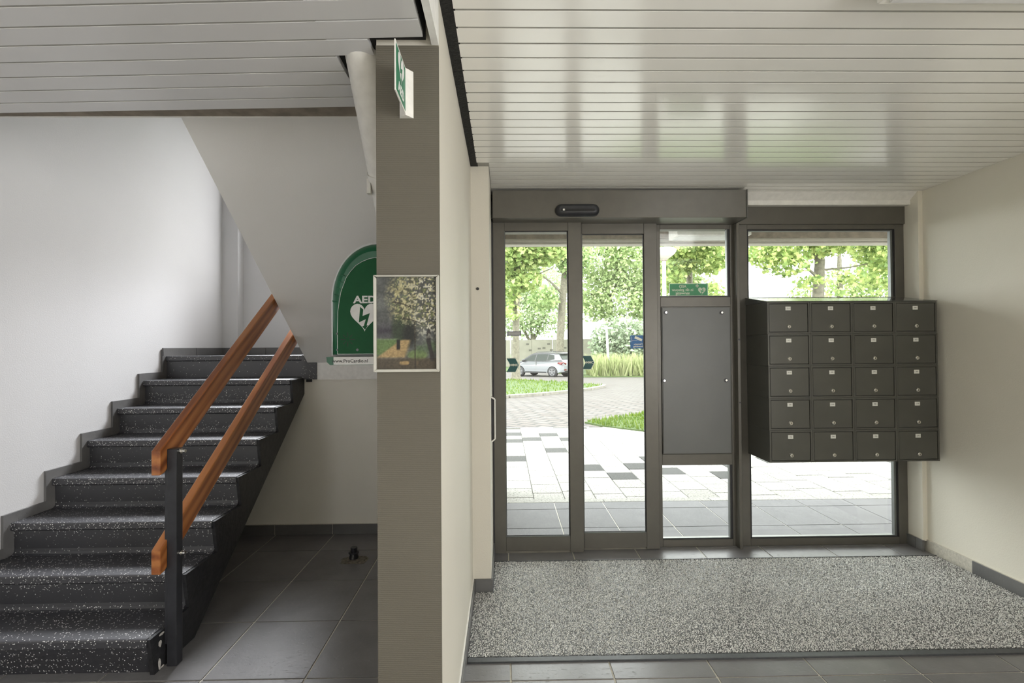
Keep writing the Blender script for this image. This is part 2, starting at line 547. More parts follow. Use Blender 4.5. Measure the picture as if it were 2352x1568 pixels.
# ------------------------------------------------------------------ walls
def wallobj(name, mat, label, *boxes):
    b = MB()
    for q in boxes: b.box(*q)
    return tag(b.build(name, mat), label, 'wall', kind='structure')
wallobj('wall_right', M['wall_right'], 'cream papered wall beside the mailboxes',
        (2.94, 3.10, -3.0, -2.6, -0.1, 2.9), (2.94, 3.10, -0.4, 3.545, -0.1, 2.9), (2.94, 3.10, -2.6, -0.4, -0.1, 0.7), (2.94, 3.10, -2.6, -0.4, 2.1, 2.9))  # unseen opening added behind the camera to let fill light in
wallobj('wall_right_reveal', M['wall_right'], 'narrow cream plaster reveal between the big window and the side wall',
        (2.908, 2.94, 3.352, 3.545, 0.07, 2.53))
wallobj('wall_partition', M['wall'], 'cream partition wall between stairs and entrance',
        (-0.386, -0.195, 1.483, 4.8, 0.0, 2.9))
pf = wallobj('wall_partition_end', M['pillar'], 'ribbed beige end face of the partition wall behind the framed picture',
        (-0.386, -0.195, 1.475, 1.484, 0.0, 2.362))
wallobj('wall_partition_column', M['wall'], 'cream column at the hinge side of the sliding doors',
        (-0.195, -0.087, 2.88, 3.56, 0.075, 2.535))
sw = MB().box(-2.85, -2.65, -3.0, 4.9, 0.0, 5.4)
tag(sw.build('wall_left', M['stairwall']), 'tall white textured wall along the staircase', 'wall', kind='structure')
wallobj('wall_stair_landing', M['stairwall'], 'white wall at the back of the stair landing',
        (-2.85, -0.386, 4.7, 4.9, 0.0, 2.1), (-2.85, -2.25, 4.7, 4.9, 2.1, 3.7), (-0.65, -0.386, 4.7, 4.9, 2.1, 3.7),
        (-2.85, -0.386, 4.7, 4.9, 3.7, 5.4), (-2.65, -2.505, 4.6, 4.7, 1.39, 5.4))
wallobj('wall_stair_upper', M['stairwall'], 'white upper walls of the stairwell above the hall ceiling',
        (-0.386, -0.195, 1.2, 4.9, 2.9, 5.4), (-2.65, -0.386, 1.1, 1.2, 2.8, 5.4))
box('ceiling_stairwell', M['stairwall'], -2.85, -0.1, 1.1, 4.9, 5.4, 5.5)
tag(bpy.data.objects['ceiling_stairwell'], 'white ceiling high above the staircase', 'ceiling', kind='structure')
wallobj('wall_under_landing', M['wall_stairside'], 'cream wall below the landing behind the stairs',
        (-2.65, -0.386, 3.8125, 3.95, 0.0, 1.198))
wallobj('wall_landing_edge', M['trimwhite'], 'white painted landing edge above the wall under the stairs',
        (-1.455, -0.386, 3.795, 3.95, 1.198, 1.39))
wallobj('wall_rear', M['wall'], 'cream wall at the rear end of the hall with an added light opening',
        (-2.85, -2.2, -3.1, -3.0, 0, 2.9), (-1.72, 3.1, -3.1, -3.0, 0, 2.9), (-2.2, -1.72, -3.1, -3.0, 0, 0.6), (-2.2, -1.72, -3.1, -3.0, 2.2, 2.9))  # unseen opening added to brighten the stair side
wallobj('wall_outer', M['fascia'], 'outside wall flanking the entrance glazing',
        (3.0, 7.0, 3.50, 3.545, -0.1, 3.2), (-3.0, -0.085, 4.9, 5.0, -0.1, 2.05), (-0.195, -0.085, 3.56, 5.0, -0.1, 3.2), (-0.2, 3.1, 3.46, 3.9, 2.5, 3.2))

# ------------------------------------------------------------------ skirting tiles
def skirt_tiles(name, label, pieces):
    root = empty(name, (pieces[0][0], pieces[0][2], 0), label, 'skirting', kind='structure')
    for q in pieces:
        MB().box(*q).build('tile', M['skirt_tile'], root, 0.0015, 1)
    return root
g = 0.004
bl = skirt_tiles('baseboard_back', 'dark slate skirting tiles on the wall under the landing',
            [(-2.20, -1.789, 3.798, 3.812, 0, 0.076), (-1.785, -1.345, 3.798, 3.812, 0, 0.076), (-1.341, -0.892, 3.798, 3.812, 0, 0.076), (-0.888, -0.386, 3.798, 3.812, 0, 0.076)])
MB().box(-2.2, -0.386, 3.802, 3.8135, 0, 0.078).build('grout_bed', M['grout'], bl)
ys = [-1.0, -0.55, -0.1, 0.35, 0.80, 1.25, 1.70, 2.15, 2.575, 3.02, 3.405, 3.50]
br = skirt_tiles('baseboard_right', 'grey slate skirting tiles along the wall beside the mailboxes',
            [(2.924, 2.941, ys[i] + g / 2, ys[i + 1] - g / 2, 0, 0.080) for i in range(9)] +
            [(2.895, 2.911, 3.345, 3.405 - g / 2, 0, 0.078), (2.895, 2.911, 3.405 + g / 2, 3.50, 0, 0.078)])
MB().box(2.930, 2.9415, -1.0, 3.35, 0, 0.081).box(2.90, 2.909, 3.346, 3.5, 0, 0.079).build('grout_bed', M['grout'], br)
bc = skirt_tiles('baseboard_left', 'dark slate skirting along the partition wall and column',
            [(-0.196, -0.181, 1.50, 1.93, 0, 0.078), (-0.196, -0.181, 1.934, 2.38, 0, 0.078), (-0.196, -0.181, 2.384, 2.866, 0, 0.078),
             (-0.181, -0.083, 2.867, 2.882, 0, 0.0765), (-0.089, -0.078, 2.882, 3.40, 0, 0.0765)])
MB().box(-0.195, -0.188, 1.49, 2.88, 0, 0.0795).build('grout_bed', M['trimwhite'], bc)

# ------------------------------------------------------------------ ceilings
ceil = MB().box(-0.195, 2.94, -3.0, 3.42, 2.5166, 2.60).build('ceiling', M['slat_groove_shade'])
tag(ceil, 'white boarded ceiling over the entrance', 'ceiling', kind='structure')
lines = [1.5375 + 0.0866 * i - 0.00039 * i * i for i in range(-12, 24)]
lines = [y for y in lines if y < 3.34] + [3.352]
for a, b in zip(lines[:-1], lines[1:]):
    xl = -0.155 if b < 2.9 else -0.083
    if a < 2.88 < b: xl = -0.083
    pr = [(a + 0.005, 2.5155), (b - 0.005, 2.5155), (b - 0.005, 2.5168), (a + 0.005, 2.5168)]
    MB().prism(pr, 'x', xl, 2.938).build('slat', M['slat'], ceil)
near = MB().box(-0.155, 2.938, -3.0, lines[0] - 0.004, 2.5155, 2.5167).build('near_boarding', M['slat'], ceil)
MB().box(-0.1945, -0.150, -1.0, 2.88, 2.5158, 2.5167).build('bitumen_strip', M['blackfoam'], ceil)
# cove and fascia where the ceiling meets the glazing
ct = MB().prism([(3.354, 2.516), (3.365, 2.507), (3.41, 2.474), (3.416, 2.470), (3.416, 2.438), (3.46, 2.438), (3.46, 2.56), (3.354, 2.56)], 'x', 1.66, 2.908).build('trim_1', M['trimwhite'])
tag(ct, 'white ceiling cove above the big window', 'trim', kind='structure')

SL = -0.037
lc = MB().box(-2.65, -0.235, -3.0, 1.88, 2.384, 2.45).build('ceiling_stair_side', M['black'])
tag(lc, 'lower white boarded ceiling over the stair foot', 'ceiling', kind='structure')
yk = [1.2675 + 0.0833 * i for i in range(-9, 7)] + [1.842]
for a, b in zip(yk[:-1], yk[1:]):
    if b - a < 0.03: continue
    mid = (a + b) / 2
    xr = -0.237 if mid < 1.42 else (-0.405 if mid < 1.51 else -0.527)
    a2, b2 = a + 0.004, b - 0.004
    vs = []
    for x in (-2.65, xr):
        yy = SL * x
        vs += [(x, a2 + yy, 2.3652), (x, a2 + 0.0002 + yy, 2.365), (x, b2 - 0.0002 + yy, 2.365), (x, b2 + yy, 2.3652), (x, b2 + yy, 2.383), (x, a2 + yy, 2.383)]
    fs = [(0, 1, 2, 3, 4, 5), (11, 10, 9, 8, 7, 6)] + [(i, (i + 1) % 6, (i + 1) % 6 + 6, i + 6) for i in range(6)]
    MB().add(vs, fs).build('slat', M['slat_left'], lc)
vs = []
for x in (-2.65, -0.53):
    yy = SL * x
    vs += [(x, 1.2675 - 0.75 + yy, 2.3662), (x, 1.842 + yy, 2.3662), (x, 1.842 + yy, 2.3845), (x, 1.2675 - 0.75 + yy, 2.3845)]
MB().add(vs, [(0, 1, 2, 3), (7, 6, 5, 4)] + [(i, (i + 1) % 4, (i + 1) % 4 + 4, i + 4) for i in range(4)]).build('groove_shade', M['slat_groove_shade'], lc)  # nearly flush grey sheet, painted shade for the board joints
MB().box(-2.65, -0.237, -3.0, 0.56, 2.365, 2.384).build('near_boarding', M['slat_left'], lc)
tb = MB().box(-0.216, -0.1945, -3.0, 1.4755, 2.363, 2.62).build('trim_2', M['trimwhite'])
tag(tb, 'white trim board between the two boarded ceilings', 'trim', kind='structure')
bm_ = MB().box(-2.65, -0.386, 1.93, 2.05, 2.420, 2.80).box(-2.65, -0.386, 2.040, 2.05, 2.413, 2.420).build('ceiling_stair_beam', M['trimwhite'])
MB().box(-2.65, -0.386, 1.931, 2.0395, 2.414, 2.4195).build('shadow_gap', M['fascia'], bm_)  # solid dark strip standing in for the shade under the beam
tag(bm_, 'white beam at the edge of the stairwell opening', 'beam', kind='structure')
box('ceiling_upper_floor', M['trimwhite'], -2.85, 3.1, -3.1, 1.95, 2.62, 2.80)
tag(bpy.data.objects['ceiling_upper_floor'], 'concrete storey floor above the boarded ceilings', 'ceiling', kind='structure')
box('ceiling_upper_floor_entrance', M['trimwhite'], -0.195, 3.1, 1.95, 3.9, 2.62, 2.80)
tag(bpy.data.objects['ceiling_upper_floor_entrance'], 'concrete storey floor above the entrance ceiling', 'ceiling', kind='structure')

# ------------------------------------------------------------------ upper stair flight seen from below
def sz(y): return 1.304 + 0.822 * (3.826 - y)
uf = MB()
prof = [(3.826, 1.304), (3.826, 1.52)]
y = 3.826; z = 1.52
while y > 2.0:
    z += 0.222 * 0.822; prof.append((y, z)); y -= 0.222; prof.append((y, z))
prof.append((y, sz(y)))
uf.prism(prof, 'x', -1.53, -0.387)
uo = uf.build('upper_flight', M['soffit'])
tag(uo, 'white sloping underside of the upper stair flight behind the green cabinet', 'stair flight', kind='structure')
ld = MB().box(-2.65, -0.387, 3.83, 4.7, 1.22, 1.386).build('floor_landing', M['terrazzo'])
tag(ld, 'speckled black stair landing', 'landing', kind='structure')
lk = empty('baseboard_landing', (-2.64, 4.2, 1.388), 'grey skirting tiles round the stair landing', 'skirting', kind='structure')
for q in [(-2.652, -2.640, 3.80, 4.20), (-2.652, -2.640, 4.204, 4.60)]:
    MB().box(q[0], q[1], q[2], q[3], 1.386, 1.452).build('tile', M['skirt_tile'], lk, 0.001, 1)
for q in [(-2.645, -2.507), (-2.503, -2.29), (-2.286, -1.84), (-1.836, -1.39)]:
    yb = 4.588 if q[1] < -2.505 else 4.688
    MB().box(q[0], q[1], yb, yb + 0.013, 1.386, 1.452).build('tile', M['skirt_tile'], lk, 0.001, 1)

# ------------------------------------------------------------------ lower staircase
R_, T_, N1 = 0.1735, 0.237, 2.160
st = empty('staircase', (-2.1, 2.25, 0), 'black speckled terrazzo staircase climbing along the white wall', 'staircase')
XL, XR = -2.6365, -1.575
def nose(i): return N1 + T_ * (i - 1)       # y of nosing i (1..8)
proto = None
for i in range(1, 9):
    y0 = nose(i); zt = R_ * i
    y1 = y0 + T_ + 0.03 if i < 8 else y0 + 0.08
    # tread with rounded nose
    pr = [(y0 + 0.006, zt - 0.042), (y0 + 0.0, zt - 0.034), (y0, zt - 0.008), (y0 + 0.003, zt - 0.002), (y0 + 0.009, zt), (y1, zt), (y1, zt - 0.042)]
    MB().prism(pr, 'x', XL, XR).build('tread', M['terrazzo'], st)
    # riser with a small cove at the foot
    yr = y0 + 0.020
    zb = zt - R_
    pr = [(yr, zt - 0.042), (yr + 0.004, zb + 0.03), (yr + 0.001, zb + 0.014), (yr - 0.007, zb + 0.005), (yr - 0.018, zb + 0.001), (yr - 0.018, zb), (yr + 0.05, zb), (yr + 0.05, zt - 0.042)]
    if i == 1:
        pr = [(y0 + 0.012, zt - 0.042), (y0 + 0.05, 0.001), (y0 + 0.1, 0.001), (y0 + 0.1, zt - 0.042)]
    MB().prism(pr, 'x', XL, XR).build('riser', M['terrazzo'], st)
# stringer: solid side closing the steps, straight below
pts = [(2.22, 0.0)]
for i in range(1, 9):
    pts += [(nose(i) + 0.03, R_ * (i - 1) + (0.0 if i == 1 else 0.0)), (nose(i) + 0.004, R_ * i - 0.004)]
    if i < 8:
        pts.append((nose(i + 1) + 0.03, R_ * i - 0.003))
pts += [(3.90, R_ * 8 - 0.004), (3.90, 1.20), (3.81, 1.20), (3.81, 1.087), (2.468, 0.0)]
seen = []
for p in pts:
    if not seen or (abs(p[0] - seen[-1][0]) + abs(p[1] - seen[-1][1])) > 1e-4: seen.append(p)
MB().prism(seen, 'x', -1.578, -1.560).build('stringer', M['string'], st)
und = [(2.40, 0.0), (2.468, 0.0), (3.90, 1.16), (3.90, 1.30)]
MB().prism([(2.30, 0.02), (2.468, 0.0), (3.808, 1.0855), (3.808, 1.17)], 'x', -2.645, -1.577).build('slab', M['string'], st)
MB().box(-1.575, -1.457, 3.792, 3.90, 1.20, 1.389).build('landing_end', M['terrazzo'], st)
for (y, z, w, h) in [(2.238, 0.155, 0.03, 0.012), (2.226, 0.118, 0.018, 0.03), (2.222, 0.03, 0.016, 0.05), (2.24, 0.006, 0.03, 0.01)]:
    poly = [(y + w * (0.5 * math.cos(t) + RNG.uniform(-.12, .12)), z + h * (0.5 * math.sin(t) + RNG.uniform(-.12, .12))) for t in [2 * PI * k / 9 for k in range(9)]]
    MB().prism(poly, 'x', -1.5602, -1.5588).build('paint_chip', M['chip'], st)

# stepped skirting on the wall
for i in range(1, 9):
    y0, zt = nose(i), R_ * i
    dz, dy = 0.052, 0.034
    yb = nose(i + 1) if i < 8 else 3.82
    poly = [(y0 - dy, zt - R_ + 0.002), (y0 + 0.02, zt - R_ + 0.002), (y0 + 0.02, zt + 0.001), (yb - dy + 0.001 if i < 8 else yb, zt + 0.001), (yb - dy + 0.001 if i < 8 else yb, zt + dz), (y0 - dy, zt + dz)]
    poly = [(y0 - dy, zt - R_ + 0.002), (y0 - dy, zt + dz), (yb - dy + 0.0005, zt + dz), (yb - dy + 0.0005, zt + 0.001), (y0 + 0.002, zt + 0.001), (y0 + 0.024, zt - 0.05), (y0 + 0.022, zt - R_ + 0.002)]
    MB().prism(poly, 'x', -2.6495, -2.636).build('skirting_piece', M['skirt_tile'], st)

# ------------------------------------------------------------------ handrail
hr = empty('handrail', (-1.522, 2.266, 0), 'double teak plank handrail on a black steel post beside the stairs', 'handrail')
MB().box(-1.5445, -1.5005, 2.246, 2.290, 0.0, 0.985).build('post', M['steel_black'], hr, 0.003)
MB().box(-1.5445, -1.5005, 3.80, 3.844, 1.18, 2.02).build('post', M['steel_black'], hr, 0.003)
MB().box(-1.556, -1.545, 2.25, 2.286, 0.10, 0.96).build('stringer_bracket', M['steel_black'], hr)
sl = 0.7375
for zt, zb in ((0.985, 0.875), (0.540, 0.432)):
    ya, yb = 2.205, 3.93
    th = zt - zb
    pr = [(ya, zb), (ya, zt), (yb, zt + sl * (yb - ya)), (yb, zt + sl * (yb - ya) - 0.125), (ya + 0.03, zt + sl * 0.03 - 0.125)]
    MB().prism(pr, 'x', -1.5865, -1.5455).build('rail', M['wood'], hr, 0.004)
for (y, z) in ((2.268, 0.972), (2.268, 0.505)):
    b = MB().tube((-1.501, y, z), (-1.492, y, z), 0.011, n=14).tube((-1.492, y, z), (-1.478, y, z), 0.006, n=10).tube((-1.482, y, z), (-1.474, y, z), 0.0085, n=6)
    b.build('bolt', M['chrome'], hr)

# ------------------------------------------------------------------ pipe, floor stub
pp = empty('drain_pipe', (-0.455, 2.25, 0.0), 'painted drain pipe slanting down behind the partition wall', 'pipe')
MB().path([(-0.452, 1.50, 2.455), (-0.452, 1.60, 2.350), (-0.452, 2.17, 1.715), (-0.454, 2.24, 1.60), (-0.455, 2.25, 1.48), (-0.455, 2.25, 0.0)], 0.055, 20).build('pipe', M['pvc'], pp)
c0 = Vector((-0.452, 1.832, 2.0915)); dv = Vector((0, 0.668, -0.744)).normalized()
MB().tube(c0 - dv * 0.012, c0 + dv * 0.012, 0.0595, n=22).box(-0.512, -0.498, 1.82, 1.845, 2.02, 2.075).build('clamp', M['pvc'], pp)
MB().tube((-0.505, 1.832, 2.085), (-0.505, 1.832, 2.045), 0.006, n=8).build('clamp_screw', M['chrome'], pp)

fs_ = empty('pipe_stub', (-1.045, 3.345, 0), 'dark capped pipe stub in a broken floor tile under the stairs', 'pipe stub')
def rag(cx, cy, wx, wy, n, j, z0, z1):
    return MB().prism([(cx + wx * (1 + RNG.uniform(-j, j)) * math.copysign(abs(math.cos(t)) ** .45, math.cos(t)), cy + wy * (1 + RNG.uniform(-j, j)) * math.copysign(abs(math.sin(t)) ** .45, math.sin(t))) for t in [2 * PI * (k + .5) / n for k in range(n)]], 'z', z0, z1)
rag(-1.03, 3.325, 0.085, 0.055, 22, 0.14, 0.0003, 0.0022).build('cement_patch', M['cement'], fs_)
rag(-1.022, 3.34, 0.068, 0.042, 16, 0.05, 0.0022, 0.007).build('loose_tile', M['cement'], fs_)
MB().lathe([(0.031, 0.005), (0.030, 0.020), (0.026, 0.032), (0.024, 0.040)], (-1.04, 3.35, 0), n=20).build('tube', M['string'], fs_)
MB().lathe([(0.024, 0.040), (0.035, 0.043), (0.035, 0.048), (0.024, 0.050)], (-1.04, 3.35, 0), n=20).build('collar', M['steel_black'], fs_)
MB().lathe([(0.022, 0.049), (0.022, 0.075), (0.023, 0.078), (0.021, 0.081)], (-1.038, 3.35, 0), n=20).build('cap', M['steel_black'], fs_)

# ------------------------------------------------------------------ AED cabinet
YF = 2.43
ae = empty('defibrillator_cabinet', (-0.69, 2.45, 1.357), 'dark green AED wall cabinet with rounded top under the stairs', 'cabinet')
CX, HW, ZB, ZS, ZT = -0.645, 0.243, 1.400, 1.685, 1.986
def arch(cx, hw, zb, zs, zt, n=28):
    p = [(cx - hw, zb), (cx + hw, zb), (cx + hw, zs)]
    p += [(cx + hw * math.cos(t), zs + (zt - zs) * math.sin(t)) for t in [PI * k / n for k in range(1, n)]]
    p += [(cx - hw, zs)]
    return p
def loft(mb, loops, cap_last=True, smooth=True):
    n = len(loops[0])
    vs = [q for L in loops for q in L]
    fs = [(i * n + k, i * n + (k + 1) % n, (i + 1) * n + (k + 1) % n, (i + 1) * n + k) for i in range(len(loops) - 1) for k in range(n)]
    mb.add(vs, fs, smooth)
    mb.add(loops[0], [tuple(range(n))])
    if cap_last: mb.add(loops[-1], [tuple(range(n - 1, -1, -1))])
    return mb
def aloop(y, d, cx=CX, hw=HW, zb=ZB, zs=ZS, zt=ZT):
    return [(x, y, z) for x, z in arch(cx, hw - d, zb + d * 0.4, zs, zt - d)]
loft(MB(), [aloop(YF + 0.20, 0.0), aloop(YF + 0.075, 0.0), aloop(YF + 0.066, 0.004), aloop(YF + 0.062, 0.019)], True).build('rear_shell', M['silver'], ae)
loft(MB(), [aloop(YF + 0.070, 0.016), aloop(YF + 0.050, 0.017), aloop(YF + 0.028, 0.024), aloop(YF + 0.012, 0.046), aloop(YF + 0.008, 0.060)], True).build('front_shell', M['green'], ae)
# inner door panel with its own outline, slightly proud
def panel_outline(dx=0.0, dz=0.0):
    L = [(-0.830, ZB + 0.012), (-0.831, 1.53), (-0.828, 1.625), (-0.8205, 1.682), (-0.812, 1.7245), (-0.799, 1.759), (-0.786, 1.793), (-0.765, 1.8236), (-0.739, 1.852), (-0.708, 1.8715), (-0.675, 1.885), (-0.645, 1.891)]
    pts_ = L + [(2 * CX - x, z) for x, z in reversed(L[:-1])]
    cx_, cz_ = CX, 1.62
    return [(cx_ + (x - cx_) * (1 - dx), cz_ + (z - cz_) * (1 - dz)) for x, z in pts_]
a0 = [(x, YF + 0.012, z) for x, z in panel_outline()]
a1 = [(x, YF + 0.001, z) for x, z in panel_outline(0.0, 0.0)]
a2 = [(x, YF - 0.001, z) for x, z in panel_outline(0.02, 0.012)]
dr = loft(MB(), [a0, a1, a2], True, False).build('door', M['green_door'], ae)
seam = [(x, YF + 0.0105, z) for x, z in panel_outline(-0.03, -0.016)]
seam2 = [(x, YF + 0.006, z) for x, z in panel_outline(-0.018, -0.01)]
loft(MB(), [seam, seam2], True, False).build('door_seam', M['silver'], ae)
YD = YF - 0.0012
text('lettering', 'AED', 0.050, (-0.693, YD, 1.680), FRONT, M['white_print'], dr, bold=0.0016, sx=1.2)
def heart_pts(cx, cz, w, n=40):
    out = []
    for k in range(n):
        t = 2 * PI * k / n
        x = 16 * math.sin(t) ** 3
        z = 13 * math.cos(t) - 5 * math.cos(2 * t) - 2 * math.cos(3 * t) - math.cos(4 * t)
        out.append((cx + x / 32 * w, cz + (z + 2.5) / 29 * w * 0.98))
    return out
HX, HZ = -0.696, 1.592
MB().prism(heart_pts(HX, HZ, 0.142), 'y', YD - 0.0004, YD + 0.001).build('heart_symbol', M['white_print'], dr)
bolt = [(-0.022, 0.054), (-0.006, 0.040), (-0.010, 0.008), (0.026, 0.022), (0.010, -0.040), (0.018, -0.037), (0.002, -0.060), (-0.012, -0.044), (-0.004, -0.042), (0.006, -0.008), (-0.028, -0.024)]
MB().prism([(HX + x, HZ + z) for x, z in bolt], 'y', YD - 0.0008, YD).build('lightning_arrow', M['green_door'], dr)
sp = MB()
for k in range(8):
    t = PI / 4 * k
    c_, s_ = math.cos(t), math.sin(t)
    ax, az = -0.780, 1.4835
    r0, r1 = 0.011, 0.036 if k % 2 == 0 else 0.033
    n_ = Vector((-s_, c_)) * 0.0012
    sp.prism([(ax + c_ * r0 + n_.x, az + s_ * r0 + n_.y), (ax + c_ * r1 + n_.x, az + s_ * r1 + n_.y), (ax + c_ * r1 - n_.x, az + s_ * r1 - n_.y), (ax + c_ * r0 - n_.x, az + s_ * r0 - n_.y)], 'y', YD - 0.0005, YD + 0.001)
sp.build('speaker_slots', M['ink'], dr)
MB().lathe([(0.0062, -0.003), (0.0062, 0.0), ], (-0.732, YF - 0.001, 1.4315), 'y', 14).build('lock', M['alloy'], dr)
for z in (1.432, 1.513):
    MB().lathe([(0.0055, -0.003), (0.0055, 0.004)], (-0.834, YF + 0.006, z), 'y', 12).build('screw', M['alloy'], ae)
gr = MB()
for k in range(5):
    cx_, cz_ = -0.846 + 0.011 * k, 1.672 + 0.033 * k
    poly = [(cx_ + 0.016 * math.cos(t), cz_ + 0.0045 * math.sin(t) - 0.35 * 0.016 * math.cos(t)) for t in [2 * PI * q / 12 for q in range(12)]]
    top = [(cx_, YF + 0.0005, cz_)]
    base = [(x, YF + 0.010, z) for x, z in poly]
    gr.add(base + top, [(q, (q + 1) % 12, 12) for q in range(12)], True)
gr.build('grip_ridges', M['green'], ae)
fb = [(CX - HW, 1.397), (CX - HW + 0.002, 1.372), (CX - HW + 0.018, 1.357), (CX + HW - 0.018, 1.357), (CX + HW - 0.002, 1.372), (CX + HW, 1.397)]
MB().prism(fb, 'y', YF + 0.004, YF + 0.19).build('foot', M['green'], ae)
lb = MB().box(CX - HW + 0.036, CX + HW - 0.036, YF + 0.0025, YF + 0.006, 1.3585, 1.397).build('label_strip', M['white_print'], ae)
text('lettering', 'www.ProCardio.nl', 0.0235, (-0.770, YF + 0.002, 1.376), FRONT, M['ink'], lb, bold=0.0002)
# bracket carrying the cabinet off the sloping underside
def ysof(z): return 3.826 - (z - 1.304) / 0.822
for x in (CX - 0.12, CX + 0.10):
    MB().prism([(YF + 0.2, 1.42), (YF + 0.2, 1.93), (ysof(1.93), 1.93), (ysof(1.62), 1.62), (ysof(1.62) - 0.1, 1.60)], 'x', x, x + 0.02).build('bracket', M['white_plastic'], ae)

# ------------------------------------------------------------------ projecting AED sign on the wall end
ps = empty('projecting_sign', (-0.293, 1.474, 2.13), 'green and white projecting AED sign high on the wall end', 'sign')
P0, P1 = Vector((-0.2925, 1.452, 0)), Vector((-0.2915, 1.312, 0))
zlo, zhi = 2.139, 2.279
def plate(mb, a, b, z0, z1, off):
    d = (b - a); n_ = Vector((d.y, -d.x, 0)).normalized()
    if n_.x < 0: n_ = -n_
    p = [a + n_ * off[0], b + n_ * off[0], b + n_ * off[1], a + n_ * off[1]]
    return mb.prism([(q.x, q.y) for q in p], 'z', z0, z1), n_
mb, nn = plate(MB(), P0, P1, zlo, zhi, (-0.0015, 0.0015))
pl = mb.build('plate', M['white_plastic'], ps)
mid0 = P0.lerp(P1, 0.05); mid1 = P0.lerp(P1, 0.95)
plate(MB(), mid0, mid1, zlo + 0.007, zhi - 0.007, (0.0016, 0.0021))[0].build('green_print', M['sign_green'], pl)
ang = math.atan2(P0.y - P1.y, P0.x - P1.x)
mm = P0.lerp(P1, 0.5) + nn * 0.0026
text('lettering', 'AED', 0.040, (mm.x, mm.y, zlo + 0.030), (PI / 2, 0, ang), M['white_print'], pl, bold=0.0012, spacing=1.15, sx=0.95)
hb = MB(); hp = heart_pts(0, 0, 0.084)
dirv = Vector((math.cos(ang), math.sin(ang), 0))
def on_sign(p, off):
    q = mm + dirv * p[0] + nn * off
    return (q.x, q.y, zlo + 0.090 + p[1])
hb.add([on_sign(p, 0.0) for p in hp], [tuple(range(len(hp)))])
hb.build('heart_symbol', M['white_print'], pl)
MB().add([on_sign((x * .58, z * .58), 0.0004) for x, z in bolt], [tuple(range(len(bolt)))]).build('lightning_arrow', M['sign_green'], pl)
MB().prism([(-0.314, 1.4745), (-0.293, 1.450), (-0.272, 1.4745)], 'z', zlo - 0.001, zhi + 0.001).build('wall_flange', M['white_plastic'], ps)

# ------------------------------------------------------------------ framed picture
pic = empty('framed_picture', (-0.2945, 1.474, 1.367), 'silver framed print of a blossoming garden path on the wall end', 'picture')
PX0, PX1, PZ0, PZ1 = -0.3925, -0.1965, 1.3675, 1.6585
fw = 0.0085
def mitre(poly): return MB().prism(poly, 'y', 1.459, 1.4748)
mitre([(PX0, PZ0), (PX0, PZ1), (PX0 + fw, PZ1 - fw), (PX0 + fw, PZ0 + fw)]).build('frame_side', M['frame_silver'], pic, 0.001, 1)
mitre([(PX1, PZ0), (PX1, PZ1), (PX1 - fw, PZ1 - fw), (PX1 - fw, PZ0 + fw)]).build('frame_side', M['frame_silver'], pic, 0.001, 1)
mitre([(PX0, PZ0), (PX1, PZ0), (PX1 - fw, PZ0 + fw), (PX0 + fw, PZ0 + fw)]).build('frame_side', M['frame_silver'], pic, 0.001, 1)
mitre([(PX0, PZ1), (PX1, PZ1), (PX1 - fw, PZ1 - 0.005), (PX0 + fw, PZ1 - 0.005)]).build('frame_side', M['frame_silver'], pic, 0.001, 1)
nx, nz = 110, 170
def vnoise(shape, cells, seed):
    r = np.random.RandomState(seed)
    gz, gx = int(cells * shape[0] / shape[1]) + 2, cells + 2
    g_ = r.rand(gz, gx)
    zz = np.linspace(0, gz - 1.001, shape[0]); xx = np.linspace(0, gx - 1.001, shape[1])
    z0 = zz.astype(int); x0 = xx.astype(int)
    fz = (zz - z0)[:, None]; fx = (xx - x0)[None, :]
    fz = fz * fz * (3 - 2 * fz); fx = fx * fx * (3 - 2 * fx)
    return (g_[z0][:, x0] * (1 - fz) * (1 - fx) + g_[z0 + 1][:, x0] * fz * (1 - fx) + g_[z0][:, x0 + 1] * (1 - fz) * fx + g_[z0 + 1][:, x0 + 1] * fz * fx)
